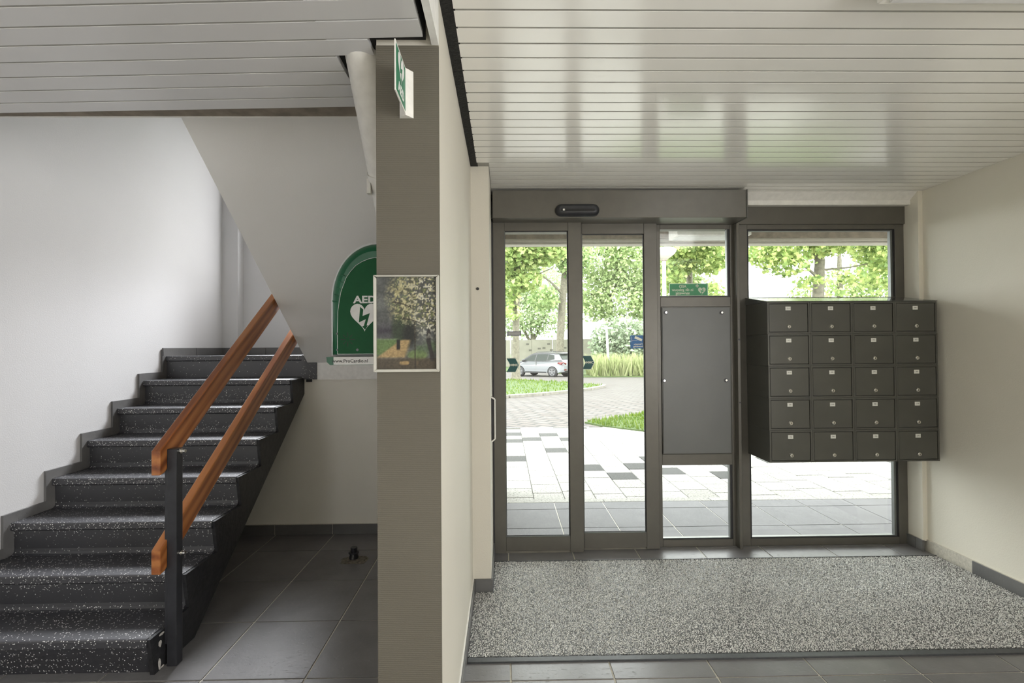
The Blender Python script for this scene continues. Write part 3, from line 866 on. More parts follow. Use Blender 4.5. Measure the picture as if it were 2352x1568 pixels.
def paint():
    sh = (nz, nx)
    V, Uu = np.meshgrid(np.linspace(0, 1, nz), np.linspace(0, 1, nx), indexing='ij')   # V up
    n4, n9, n22, n45 = vnoise(sh, 4, 1), vnoise(sh, 9, 2), vnoise(sh, 24, 3), vnoise(sh, 50, 4)
    def C(r_, g_, b_): return np.array([r_, g_, b_]) / 255.0
    img = np.zeros(sh + (3,)) + C(104, 108, 104)
    def mixin(col, a):
        nonlocal img
        a = np.clip(a, 0, 1)[..., None]
        img = img * (1 - a) + np.array(col) * a
    S = lambda x, a, b: np.clip((x - a) / (b - a), 0, 1)
    mixin(C(78, 80, 78), S(n4, .35, .7) * .7)
    mixin(C(62, 58, 66), S(1 - abs(V - .42) * 9, 0, 1) * S(.45 - Uu, 0, .2))                     # dark far hedge
    mixin(C(58, 70, 52), S(.26 - np.hypot((Uu - .42) * 1.3, (V - .43)), 0, .09))                   # round tree over the path
    mixin(C(46, 48, 44), S(.16 - np.hypot((Uu - .55) * 1.1, (V - .38)), 0, .08))
    mixin(C(100, 128, 70), S(.34 - V, 0, .02) * S(.40 - Uu, 0, .05) * S(V - .14, 0, .03))          # lawn
    mixin(C(120, 140, 104), S(.34 - V, 0, .02) * S(V - .315, 0, .01) * S(.40 - Uu, 0, .05))
    pl_ = .02 + (V - .14) * 2.1; pr_ = .48 + (V - .12) * .45                                        # path
    mixin(C(176, 146, 94), S(Uu - pl_, -.02, .03) * S(pr_ - Uu, -.02, .04) * S(.33 - V, 0, .02) * S(V - .11, 0, .03))
    mixin(C(112, 134, 78), S(.15 - np.hypot((Uu - .68) * .75, (V - .155) * 2.2), 0, .05))            # grass edge
    mixin(C(88, 112, 74), S(Uu - .6, 0, .1) * S(.33 - V, 0, .06) * S(V - .16, 0, .05) * .8 * S(n9, .2, .6))
    mixin(C(84, 72, 54), S(.135 - V, 0, .03) * .85)                                                  # shaded path
    mixin(C(170, 140, 88), S(.135 - V, 0, .03) * S(n9, .66, .78) * S(.7 - Uu, 0, .1))
    mixin(C(44, 42, 38), S(.035 - abs(Uu - .36), 0, .012) * S(.335 - V, 0, .02) * S(V - .205, 0, .02))  # small dark trunk
    mixin(C(60, 54, 46), S(.012 - abs(Uu - (.64 - (V - .1) * .02)), 0, .006) * S(.62 - V, 0, .05))     # thin stem
    mixin(C(58, 56, 54), S(.045 - abs(Uu - .89 - .03 * np.sin(V * 14)), 0, .02) * S(.62 - V, 0, .1) * S(V - .08, 0, .03))
    crown = S(Uu - (.10 + .75 * np.abs(V - .78) ** 1.5), 0, .22) * S(V - (.50 - .10 * Uu), 0, .12)
    mixin(C(96, 96, 74), crown * .75 * S(n9, .2, .6))
    mixin(C(74, 76, 80), S(Uu - .62, 0, .15) * S(V - .35, 0, .15) * S(n22, .35, .75) * .9)
    bl_ = np.clip(crown + S(Uu - .6, 0, .12) * S(V - .28, 0, .2), 0, 1)
    mixin(C(176, 168, 112), bl_ * S(n22, .52, .68) * S(.75 - Uu, -.1, .3) * .9)
    mixin(C(206, 204, 182), bl_ * S(n22 * .6 + n45 * .4, .55, .66) * S(Uu, .3, .75) * .95)
    mixin(C(196, 184, 130), crown * S(n45, .66, .8) * .8)
    mixin(C(124, 140, 76), crown * S(1 - n22, .66, .8) * .5)
    for (a_, b_, c2) in ((.25, .72, .04), (.42, .53, .1)):
        mixin(C(58, 52, 44), S(.008 - abs(V - (b_ - (Uu - a_) ** 2 * .55 + c2 * .2)), 0, .006) * S(Uu - a_, 0, .03) * S(a_ + .35 - Uu, 0, .03))
    img *= (0.88 + 0.24 * n45[..., None])
    img = (img * 0.8 + img.mean(2, keepdims=True) * 0.2) * 0.86
    return np.clip(img, 0, 1)
img = paint()
lin = np.where(img <= 0.04045, img / 12.92, ((img + 0.055) / 1.055) ** 2.4)
xs = np.linspace(PX0 + fw - 0.001, PX1 - fw + 0.001, nx); zs = np.linspace(PZ0 + fw - 0.001, PZ1 - 0.005, nz)
vs = [(x, 1.4685, z) for z in zs for x in xs]
fs = [(j * nx + i, j * nx + i + 1, (j + 1) * nx + i + 1, (j + 1) * nx + i) for j in range(nz - 1) for i in range(nx - 1)]
pm = MB().add(vs, fs)
po = pm.build('print', M['print'], pic)
at_ = po.data.attributes.new('tint', 'FLOAT_COLOR', 'POINT')
at_.data.foreach_set('color', np.concatenate([lin.reshape(-1, 3), np.ones((nx * nz, 1))], 1).ravel())
MB().box(PX0 + 0.004, PX1 - 0.004, 1.4690, 1.4748, PZ0 + 0.004, PZ1 - 0.004).build('backing', M['ink'], pic)

# ------------------------------------------------------------------ entrance mat
mat_ = empty('entrance_mat', (1.4, 2.75, 0), 'wide mottled grey entrance mat with dark rubber edge', 'mat')
MB().prism([(-0.179, 2.228), (2.922, 2.228), (2.922, 3.272), (-0.078, 3.272), (-0.078, 2.866), (-0.179, 2.866)], 'z', 0.0003, 0.004).build('backing', M['rubber'], mat_)
MB().box(-0.179, 2.922, 2.229, 2.262, 0.0035, 0.0075).build('front_edging', M['rubber'], mat_, 0.002)
MB().box(-0.078, 2.922, 3.262, 3.272, 0.0035, 0.0085).build('rear_edging', M['rubber'], mat_, 0.002)
def mat_pile():
    dx = 0.0056
    xs_, ys_ = np.meshgrid(np.arange(-0.176, 2.919, dx), np.arange(2.264, 3.262, dx))
    x = xs_.ravel() + NR.uniform(-.5, .5, xs_.size) * dx; y = ys_.ravel() + NR.uniform(-.5, .5, xs_.size) * dx
    ok = ~((x < -0.074) & (y > 2.862))
    x, y = x[ok], y[ok]; n = len(x)
    h = NR.uniform(0.002, 0.0068, n); a = NR.uniform(0, 2 * PI, n); s = NR.uniform(0.0042, 0.0062, n)
    lx, ly = NR.uniform(-.003, .003, n), NR.uniform(-.003, .003, n)
    P = np.zeros((n, 4, 3))
    for k in range(3):
        P[:, k, 0] = x + s * np.cos(a + 2 * PI * k / 3); P[:, k, 1] = y + s * np.sin(a + 2 * PI * k / 3); P[:, k, 2] = 0.002
    P[:, 3, 0] = x + lx; P[:, 3, 1] = y + ly; P[:, 3, 2] = 0.003 + h
    org = np.array([1.4, 2.75, 0.0])
    me = bpy.data.meshes.new('pile')
    base = np.arange(n)[:, None] * 4
    F_ = np.concatenate([base + np.array([[0, 1, 3]]), base + np.array([[1, 2, 3]]), base + np.array([[2, 0, 3]])], 0)
    me.vertices.add(n * 4); me.vertices.foreach_set('co', (P - org).reshape(-1).astype(np.float32))
    me.loops.add(F_.size); me.loops.foreach_set('vertex_index', F_.reshape(-1).astype(np.int32))
    me.polygons.add(len(F_)); me.polygons.foreach_set('loop_start', np.arange(len(F_), dtype=np.int32) * 3)
    me.update(calc_edges=True)
    t = NR.rand(n)
    c = np.where(t[:, None] < 0.24, np.array([[0.24, 0.24, 0.235]]), np.where(t[:, None] < 0.62, np.array([[0.72, 0.72, 0.70]]), np.array([[0.90, 0.90, 0.875]])))
    c = c * NR.uniform(.8, 1.2, (n, 1))
    edge = (y < 2.272)[:, None]
    c = np.where(edge, c * 0.15, c)
    cc = np.repeat(np.concatenate([c, np.ones((n, 1))], 1), 4, 0)
    at2 = me.attributes.new('tint', 'FLOAT_COLOR', 'POINT'); at2.data.foreach_set('color', cc.astype(np.float32).ravel())
    o = link('pile', me, M['pile'], mat_, (1.4, 2.75, 0))
    o['kind'] = 'stuff'
mat_pile()

# ------------------------------------------------------------------ glazing
def leaf(name, label, x0, x1, gx0, gx1, z0, z1, gz0, gz1, ya, yb):
    root = empty(name, ((x0 + x1) / 2, ya, z0), label, 'door', kind='structure')
    MB().box(x0, gx0, ya, yb, z0, z1).build('stile', M['frame'], root, 0.002, 1)
    MB().box(gx1, x1, ya, yb, z0, z1).build('stile', M['frame'], root, 0.002, 1)
    MB().box(gx0, gx1, ya + .0005, yb, z0 + .012, gz0).build('bottom_rail', M['frame'], root, 0.002, 1)
    MB().box(gx0, gx1, ya + .0005, yb, gz1, z1).build('top_rail', M['frame'], root, 0.002, 1)
    MB().box(x0 + .003, x1 - .003, ya + .012, yb - .008, 0.001, z0 + .012).build('brush_strip', M['kerb'], root)
    ym = (ya + yb) / 2
    MB().box(gx0, gx1, ya + .006, ya + .014, gz0, gz0 + .005).box(gx0, gx0 + .0035, ya + .006, ya + .014, gz0, gz1).build('glazing_bead', M['bead'], root)
    MB().box(gx0, gx1, ya + .014, ym - .003, gz0, gz0 + .009).box(gx0, gx1, ya + .008, ym - .003, gz1 - .006, gz1).box(gx1 - .008, gx1, ya + .008, ym - .003, gz0, gz1).box(gx0, gx0 + .006, ya + .014, ym - .003, gz0, gz1).build('gasket', M['frame_dark'], root)
    MB().box(gx0, gx1, ym - .003, ym + .003, gz0, gz1).build('pane', M['glass'], root)
    return root
d1 = leaf('door_1', 'front sliding door leaf nearest the column, grey framed glass', -0.0756, 0.5445, 0.0036, 0.4515, 0.008, 2.335, 0.115, 2.254, 3.395, 3.430)
d2 = leaf('door_2', 'sliding door leaf beside the cover panel with blue camera sticker', 0.462, 1.0906, 0.5545, 0.9985, 0.004, 2.335, 0.120, 2.240, 3.435, 3.470)
jm = MB().box(-0.087, -0.077, 3.40, 3.50, 0.0, 2.34).box(-0.087, -0.06, 3.47, 3.50, 0.0, 2.34).build('door_jamb', M['frame_dark'])
tag(jm, 'black door jamb profile between column and sliding door', 'door jamb', kind='structure')

w1 = empty('window_1', (1.38, 3.5, 0), 'grey framed side light with cover panel between door and mailboxes', 'window', kind='structure')
ya, yb = 3.476, 3.545
MB().box(1.06, 1.127, ya, yb, 0, 2.34).build('mullion', M['frame'], w1, 0.002, 1)
MB().box(1.6335, 1.7605, ya, yb, 0, 2.34).build('mullion', M['frame'], w1, 0.002, 1)
for z0, z1 in ((0.0, 0.05), (0.5835, 0.662), (1.7205, 1.792), (2.2815, 2.34)):
    MB().box(1.127, 1.6335, ya + .0005, yb, z0, z1).build('rail', M['frame'], w1, 0.002, 1)
for z0, z1 in ((0.05, 0.5835), (1.792, 2.2815)):
    MB().box(1.127, 1.6335, 3.512, 3.518, z0, z1).build('pane', M['glass'], w1)
    MB().box(1.622, 1.6335, 3.482, 3.511, z0, z1).box(1.127, 1.6335, 3.484, 3.511, z0, z0 + .006).build('gasket', M['frame_dark'], w1)
    MB().box(1.6145, 1.622, 3.486, 3.511, z0, z1).box(1.127, 1.622, 3.488, 3.511, z0 + .006, z0 + .0095).build('glazing_bead', M['bead'], w1)
MB().box(1.127, 1.6335, 3.478, 3.54, 0.662, 1.7205).build('infill', M['frame'], w1)
fin = MB().box(1.657, 1.678, 3.424, 3.476, 0.0, 2.34).build('steel_post', M['frame'], w1, 0.002, 1)
for z in (1.482, 1.035):
    MB().lathe([(0.006, -0.004), (0.006, 0)], (1.668, 3.424, z), 'y', 10).build('bolt', M['steel_black'], fin)

w2 = empty('window_2', (2.3, 3.5, 0), 'big grey framed window behind the mailbox bank', 'window', kind='structure')
MB().box(2.842, 2.908, ya, yb, 0, 2.34).build('jamb', M['frame'], w2, 0.002, 1)
MB().box(1.7605, 2.842, ya + .0005, yb, 0, 0.05).build('sill_rail', M['frame'], w2, 0.002, 1)
MB().box(1.7605, 2.842, ya + .0005, yb, 2.2795, 2.34).build('head_rail', M['frame'], w2, 0.002, 1)
MB().box(1.664, 2.908, 3.463, 3.55, 2.312, 2.52).build('head_panel', M['frame'], w2, 0.002, 1)
MB().box(-0.085, 1.664, 3.475, 3.55, 2.34, 2.52).build('head_panel', M['frame'], w2)
MB().box(-0.085, 1.06, 3.475, 3.55, 2.265, 2.34).build('track_rail', M['frame'], w2)
MB().box(1.7605, 2.842, 3.512, 3.518, 0.05, 2.2795).build('pane', M['glass'], w2)
MB().box(1.75, 2.842, 3.478, 3.508, 0.655, 1.786).build('infill', M['frame'], w2)
MB().box(2.831, 2.842, 3.482, 3.511, 0.05, 2.2795).box(1.7605, 1.772, 3.482, 3.511, 0.05, 2.2795).box(1.7605, 2.842, 3.484, 3.511, 0.05, 0.056).box(1.7605, 2.842, 3.484, 3.511, 2.272, 2.2795).build('gasket', M['frame_dark'], w2)
MB().box(2.815, 2.831, 3.486, 3.511, 0.056, 2.272).box(1.772, 2.815, 3.488, 3.511, 0.056, 0.0605).box(1.772, 2.815, 3.488, 3.511, 2.267, 2.272).build('glazing_bead', M['bead'], w2)

w3 = empty('window_3', (-1.45, 4.86, 2.1), 'white framed stairwell window above the landing', 'window', kind='structure')
for q in ((-2.25, -2.19, 2.1, 3.7), (-0.71, -0.65, 2.1, 3.7), (-1.48, -1.42, 2.16, 3.64), (-2.19, -0.71, 2.1, 2.16), (-2.19, -0.71, 3.64, 3.7)):
    MB().box(q[0], q[1], 4.85, 4.89, q[2], q[3]).build('frame_bar', M['trimwhite'], w3, 0.003, 1)

cp = empty('cover_panel', (1.378, 3.47, 0.662), 'blue grey blank cover panel with four corner locks beside the mailboxes', 'panel')
MB().box(1.1275, 1.6275, 3.466, 3.4778, 0.6645, 1.7195).build('rim', M['mail'], cp, 0.002, 1)
MB().box(1.133, 1.620, 3.461, 3.4665, 0.671, 1.713).build('board', M['board'], cp, 0.0015, 1)
for (x, z) in ((1.1575, 1.679), (1.561, 1.676), (1.141, 1.191), (1.5865, 1.1905)):
    lk2 = MB().lathe([(0.0145, -0.003), (0.0145, 0.0)], (x, 3.461, z), 'y', 16).build('lock', M['steel_black'], cp)
    MB().lathe([(0.0075, -0.009), (0.008, -0.002)], (x + .001, 3.461, z + .001), 'y', 14).build('lock_pin', M['chrome'], lk2)

# stickers on the glass
def chevron(cx, cz, door, yy):
    pts_ = [(-0.046, 0.050), (0.019, 0.050), (0.046, 0.0), (0.019, -0.050), (-0.046, -0.050), (-0.018, 0.0)]
    s = MB().prism([(cx + x, cz + z) for x, z in pts_], 'y', yy, yy + .0006).build('sticker', M['cream_print'], door)
    MB().prism([(cx + x * .93 - .0005, cz + z * .94) for x, z in pts_], 'y', yy - .0004, yy).build('print', M['petrol'], s)
    text('lettering', 'rMMC', 0.022, (cx + .006, yy - .0007, cz), FRONT, M['cream_print'], s, bold=0.0006, sx=1.05)
chevron(0.058, 1.313, d1, 3.4085)
chevron(0.596, 1.326, d2, 3.4485)
s_ = MB().box(0.018, 0.119, 3.4085, 3.4091, 1.518, 1.5505).build('sticker', M['greysticker'], d1)
lb_ = MB()
for z in (1.527, 1.534, 1.541): lb_.box(0.028, 0.112, 3.4080, 3.4085, z - .0012, z + .0012)
lb_.build('print_lines', M['plate'], s_)
s_ = MB().box(0.898, 0.9965, 3.4484, 3.4490, 1.4235, 1.517).build('sticker', M['blue'], d2)
text('lettering', 'Camera-\nbewaking', 0.0185, (0.953, 3.4478, 1.4465), FRONT, M['cream_print'], s_, mirror=True, bold=0.0003)
MB().add([(x, 3.4479, z) for x, z in ((0.934, 1.513), (0.984, 1.490), (0.978, 1.474), (0.926, 1.496))], [(0, 1, 2, 3)]).box(0.908, 0.910, 3.4476, 3.448, 1.470, 1.508).box(0.908, 0.948, 3.4476, 3.448, 1.479, 1.4805).build('camera_symbol', M['cream_print'], s_)
sg = empty('door_sticker', (1.345, 3.5, 1.81), 'pale green AED notice sign seen from behind through the side light glass', 'sign')
MB().box(1.205, 1.490, 3.5195, 3.5225, 1.803, 1.896).build('plate', M['cream_print'], sg)
gp = MB().box(1.2095, 1.4855, 3.5185, 3.5195, 1.8075, 1.8915).build('print', M['sticker_green'], sg)
text('lettering', 'AED\nin dit gebouw\naanwezig', 0.0285, (1.303, 3.5182, 1.8485), FRONT, M['cream_print'], gp, mirror=True, bold=0.0003)
MB().prism(heart_pts(1.444, 1.838, 0.056), 'y', 3.5180, 3.5186).build('heart_symbol', M['cream_print'], gp)
MB().prism([(1.444 - x * .40, 1.838 + z * .40) for x, z in bolt], 'y', 3.5176, 3.5180).build('lightning_arrow', M['sticker_green'], gp)
MB().box(1.398, 1.422, 3.5180, 3.5186, 1.873, 1.881).box(1.406, 1.414, 3.5180, 3.5186, 1.865, 1.889).build('cross_symbol', M['cream_print'], gp)

# ------------------------------------------------------------------ door operator
op = empty('door_operator', (0.79, 3.35, 2.312), 'long grey sliding door drive housing above the entrance doors', 'door drive')
MB().box(-0.0748, 1.6535, 3.27, 3.475, 2.3125, 2.501).build('housing', M['frame'], op, 0.003)
MB().box(1.6535, 1.6637, 3.267, 3.475, 2.3095, 2.503).build('end_cap', M['mail'], op, 0.002)
def capsule(x0, x1, z0, z1, n=10):
    r = (z1 - z0) / 2; zc = (z0 + z1) / 2
    return [(x1 - r + r * math.cos(t), zc + r * math.sin(t)) for t in [-PI / 2 + PI * k / n for k in range(n + 1)]] + [(x0 + r + r * math.cos(t), zc + r * math.sin(t)) for t in [PI / 2 + PI * k / n for k in range(n + 1)]]
lo = [[(x, 3.270, z) for x, z in capsule(0.348, 0.648, 2.318, 2.402)], [(x, 3.252, z) for x, z in capsule(0.350, 0.646, 2.320, 2.400)], [(x, 3.236, z) for x, z in capsule(0.362, 0.634, 2.332, 2.392)], [(x, 3.232, z) for x, z in capsule(0.375, 0.62, 2.345, 2.382)]]
se = loft(MB(), lo).build('motion_sensor', M['steel_black'], op)
MB().box(0.385, 0.612, 3.230, 3.240, 2.348, 2.362).build('lens', M['mail_gap'], se)
MB().box(0.397, 0.410, 3.2285, 3.232, 2.350, 2.362).build('indicator', M['plate'], se)

# ------------------------------------------------------------------ column fittings
hb_ = empty('pull_handle', (-0.087, 3.18, 0.84), 'slim white and black pull bar on the side of the column', 'handle')
MB().prism([(-0.0868, 0.838), (-0.064, 0.856), (-0.064, 1.108), (-0.0868, 1.122)], 'y', 3.10, 3.16).build('black_core', M['steel_black'], hb_)
hb2 = MB()
for p0, p1 in (((-0.0868, 0.838), (-0.064, 0.856)), ((-0.064, 0.856), (-0.064, 1.108)), ((-0.064, 1.108), (-0.0868, 1.122))):
    hb2.tube((p0[0], 3.095, p0[1]), (p1[0], 3.095, p1[1]), 0.005, n=8)
hb2.build('white_edge', M['white_plastic'], hb_)
kn = MB().lathe([(0.008, -0.006), (0.009, -0.003), (0.009, 0.001)], (-0.157, 2.88, 1.787), 'y', 16).build('screw_cap', M['ink'])
tag(kn, 'small black screw cap on the front of the column', 'screw cap')

# ------------------------------------------------------------------ mailboxes
NUM = [['314', '304', '294', '284'], ['312', '302', '292', '282'], ['310', '300', '290', '280'], ['308', '298', '288', '278'], ['306', '296', '286', '276']]
ROWN = ['top row', 'second row from the top', 'middle row', 'second row from the bottom', 'bottom row']
COLN = ['first column beside the cover panel', 'second column from the cover panel', 'third column from the cover panel', 'last column next to the side wall']
MX0, MZ1, MWd, MH, MYF, MYB = 1.744, 1.7275, 0.2850, 0.2128, 3.190, 3.476
def make_mailbox(x0, z0):
    x1, z1 = x0 + MWd - 0.0012, z0 + MH - 0.0012
    r = empty('mailbox', ((x0 + x1) / 2, MYF + .14, z0))
    b = MB()
    f_ = 0.0105
    b.box(x0, x1, MYF + .012, MYB, z0, z1)
    b.box(x0, x0 + f_, MYF, MYF + .012, z0, z1).box(x1 - f_, x1, MYF, MYF + .012, z0, z1)
    b.box(x0 + f_, x1 - f_, MYF + .001, MYF + .012, z0, z0 + f_).box(x0 + f_, x1 - f_, MYF + .001, MYF + .012, z1 - f_, z1)
    b.build('casing', M['mail'], r)
    g1 = 0.0030
    MB().box(x0 + f_, x1 - f_, MYF + .0085, MYF + .012, z0 + f_, z1 - f_).build('door_gap', M['mail_gap'], r)
    d = MB().box(x0 + f_ + g1, x1 - f_ - g1, MYF + .0015, MYF + .010, z0 + f_ + g1, z1 - f_ - g1).build('door', M['mail'], r, 0.0015, 1)
    cx, zc = (x0 + x1) / 2 - 0.002, z0
    MB().box(cx - .0175, cx + .0175, MYF + .0002, MYF + .0016, z0 + .156, z0 + .181).build('nameplate', M['plate'], d, 0.0006, 1)
    lk_ = MB().lathe([(0.0135, -0.003), (0.0135, 0.001)], (cx + .002, MYF + .0012, z0 + .047), 'y', 18)
    lk_.lathe([(0.0125, -0.004), (0.0115, -0.011), (0.0095, -0.012)], (cx + .002, MYF + .0012, z0 + .047), 'y', 18)
    lk_.build('lock', M['chrome'], d)
    MB().box(cx + .0005, cx + .0035, MYF - .0118, MYF - .0106, z0 + .041, z0 + .053).build('keyhole', M['ink'], d)
    return r
proto_mb = None
for ri in range(5):
    for ci in range(4):
        x0 = MX0 + ci * MWd + 0.0014 * ri
        z0 = MZ1 - (ri + 1) * MH
        lab = 'dark grey mailbox number %s in the %s, %s' % (NUM[ri][ci], ROWN[ri], COLN[ci])
        lab = 'dark grey mailbox, %s, %s' % (ROWN[ri], COLN[ci])
        if proto_mb is None:
            r = proto_mb = make_mailbox(x0, z0)
            base_loc = r.location.copy()
        else:
            r = proto_mb.copy(); COL.objects.link(r)
            r.location = base_loc + Vector((x0 - MX0, 0, z0 - (MZ1 - MH)))
            ORIG[r.name] = r.location.copy()
            off = r.location - base_loc
            for ch in list(proto_mb.children):
                c = ch.copy(); COL.objects.link(c); c.parent = r
                ORIG[c.name] = ORIG[ch.name] + off
                for gch in list(ch.children):
                    if gch.name.startswith('lettering'): continue
                    d_ = gch.copy(); COL.objects.link(d_); d_.parent = c
                    ORIG[d_.name] = ORIG[gch.name] + off
        tag(r, lab, 'mailbox', 'dark grey mailboxes in the wall bank')
        dd = [c for c in r.children if c.name.split('.')[0] == 'door'][0]
        text('lettering', '- %s -' % NUM[ri][ci], 0.0115, (x0 + MWd / 2 - .0026, MYF + .0000, z0 + .1685), FRONT, M['ink'], dd, ext=0.0001)
cv = MB().prism([(MYF - .003, MZ1 + .0005), (MYF - .003, MZ1 + .004), (MYB, MZ1 + .055), (MYB, MZ1 + .0005)], 'x', MX0 - .002, MX0 + 4 * MWd + .002)
cvo = cv.build('mailbox_cover', M['mail_top'])
tag(cvo, 'sloping glossy grey cover on top of the mailbox bank', 'cover')

# ------------------------------------------------------------------ ceiling light at the edge of the frame
cl = empty('ceiling_light', (1.9, 1.3, 2.515), 'white surface mounted ceiling light at the top edge above the hall', 'ceiling light')
MB().prism([(1.440, 2.5155), (1.432, 2.463), (1.425, 2.460), (1.150, 2.460), (1.140, 2.5155)], 'x', 1.128, 2.45).build('housing', M['white_plastic'], cl, 0.003)
MB().box(1.150, 2.43, 1.165, 1.412, 2.452, 2.461).build('diffuser', M['lampglass'], cl, 0.002)

# ================================================================== OUTSIDE
def gz(y):
    if y < 13: return -0.025
    return -0.025 - 0.475 * min(1.0, (y - 13) / 19.0)

# porch, canopy
pf_ = MB().box(-0.085, 7.0, 3.545, 4.50, -0.15, -0.004).build('floor_porch', M['grout'])
tag(pf_, 'slate tiled porch outside the glass doors', 'porch floor', kind='structure')
tiles(pf_, -0.085, 4.6, 3.55, 4.498, 0.4475, 3.868, mat=M['tile_out'])
pk = empty('kerb_porch', (2, 4.55, 0), 'pale concrete edging along the porch tiles', 'edging', kind='structure')
for i in range(5):
    MB().box(-0.08 + i * 1.0, 0.915 + i * 1.0, 4.503, 4.60, -0.12, 0.001).build('edging_stone', M['paver'], pk, 0.003, 1)
cn = MB().box(-0.085, 7.0, 3.55, 5.0, 2.618, 2.80).build('ceiling_canopy', M['canopy'])
tag(cn, 'white soffit of the entrance canopy outside', 'canopy', kind='structure')
fa = empty('canopy_fascia', (2, 5.0, 2.5), 'brown aggregate canopy edge beam with pale strips below', 'fascia', kind='structure')
MB().box(-0.085, 7.0, 4.90, 5.10, 2.535, 2.85).build('beam', M['fascia'], fa)
MB().box(-0.085, 7.0, 4.92, 5.04, 2.503, 2.535).build('strip', M['fascia_pale'], fa)
MB().box(-0.085, 7.0, 4.94, 5.06, 2.485, 2.500).build('strip', M['fascia_pale'], fa)
MB().box(-0.085, 7.0, 4.95, 5.03, 2.499, 2.504).build('shadow_gap', M['fascia'], fa)
clb = empty('canopy_lamp', (1.9, 4.5, 2.45), 'white box lamp under the canopy outside', 'lamp')
MB().box(1.58, 2.26, 4.38, 4.62, 2.448, 2.618).build('housing', M['canopy'], clb, 0.004)
MB().box(1.61, 2.23, 4.41, 4.59, 2.444, 2.449).build('diffuser', M['lampglass'], clb)

# flags
pv = MB().box(-3.0, 12.0, 4.60, 8.85, -0.16, -0.026).build('pavement', M['joint'])
tag(pv, 'pale concrete flagstone path in front of the porch', 'pavement', kind='structure')
DARK = {(4, 7), (5, 4), (3, 10), (1, 11), (2, 10), (1, 9), (4, 11), (5, 10), (2, 6), (6, 3), (7, 4), (8, 3), (10, 3), (11, 4), (2, 12), (8, 5), (13, 5)}
srcs = {}
for ci in range(18):
    x0 = -0.62 + ci * 0.2985
    offs = [0.0, 0.11, 0.2, 0.06][ci % 4]
    for rj in range(15):
        y0 = 4.615 + rj * 0.30 - offs
        y1 = y0 + 0.30
        if y0 < 4.60: y0 = 4.603
        if y1 > 8.84 or y1 - y0 < 0.05: continue
        if x0 > 0.86 * y1 + 0.3 or x0 + .3 < -0.1: continue
        dk = (ci, rj) in DARK
        if y1 - y0 > 0.2999 and dk in srcs:
            clone(srcs[dk], (x0 + 0.1465, (y0 + y1) / 2 - 0.003, -0.06 + RNG.uniform(-.002, .002)), pv)
        else:
            o = MB().box(x0, x0 + 0.293, y0, y1 - 0.006, -0.06, -0.018).build('flagstone', M['paver_dark' if dk else 'paver'], pv, 0.004, 1)
            if y1 - y0 > 0.2999: srcs[dk] = o

# road surface following the slope
ysr = [8.85, 11, 13, 16, 20, 24, 28, 32, 40, 70, 150]
vs = []; fs = []
for i, y in enumerate(ysr):
    vs += [(-60, y, gz(y)), (110, y, gz(y))]
    if i: fs.append((2 * i - 2, 2 * i - 1, 2 * i + 1, 2 * i))
rd = MB().add(vs, fs).build('road', M['road'])
tag(rd, 'pale clinker brick road beyond the flagstones', 'road', kind='structure')

def lawn_patch(name, label, poly, lift=0.06, n_blades=0, h=(.04, .09), seed=1):
    root = empty(name, (poly[0][0], poly[0][1], gz(poly[0][1])), label, 'lawn', kind='structure')
    c = np.mean(np.array(poly), 0)
    vs = [(x, y, gz(y) + lift) for x, y in poly] + [(x, y, gz(y) - .05) for x, y in poly]
    n = len(poly)
    vs.append((c[0], c[1], gz(c[1]) + lift + .05))
    fs = [(i, (i + 1) % n, 2 * n) for i in range(n)] + [(i, i + n, (i + 1) % n + n, (i + 1) % n) for i in range(n)]
    MB().add(vs, fs).build('turf', M['lawn'], root)
    if n_blades:
        blades(root, poly, lift, n_blades, h, seed)
    return root
def inside(x, y, poly):
    r = np.zeros(len(x), bool); n = len(poly)
    for i in range(n):
        (x1, y1), (x2, y2) = poly[i], poly[(i + 1) % n]
        cnd = ((y1 > y) != (y2 > y)) & (x < (x2 - x1) * (y - y1) / (y2 - y1 + 1e-9) + x1)
        r ^= cnd
    return r
def raw_mesh(name, P, nv, tint, mat, parent, org):
    """P: (n, nv, 3) one polygon of nv vertices each"""
    n = len(P)
    me = bpy.data.meshes.new(name)
    me.vertices.add(n * nv); me.vertices.foreach_set('co', (P - np.array(org)).reshape(-1).astype(np.float32))
    me.loops.add(n * nv); me.loops.foreach_set('vertex_index', np.arange(n * nv, dtype=np.int32))
    me.polygons.add(n); me.polygons.foreach_set('loop_start', np.arange(n, dtype=np.int32) * nv)
    me.update(calc_edges=True)
    cc = np.repeat(np.concatenate([tint, np.ones((n, 1))], 1), nv, 0)
    a_ = me.attributes.new('tint', 'FLOAT_COLOR', 'POINT'); a_.data.foreach_set('color', cc.astype(np.float32).ravel())
    o = link(name, me, mat, parent, org)
    o['kind'] = 'stuff'
    return o
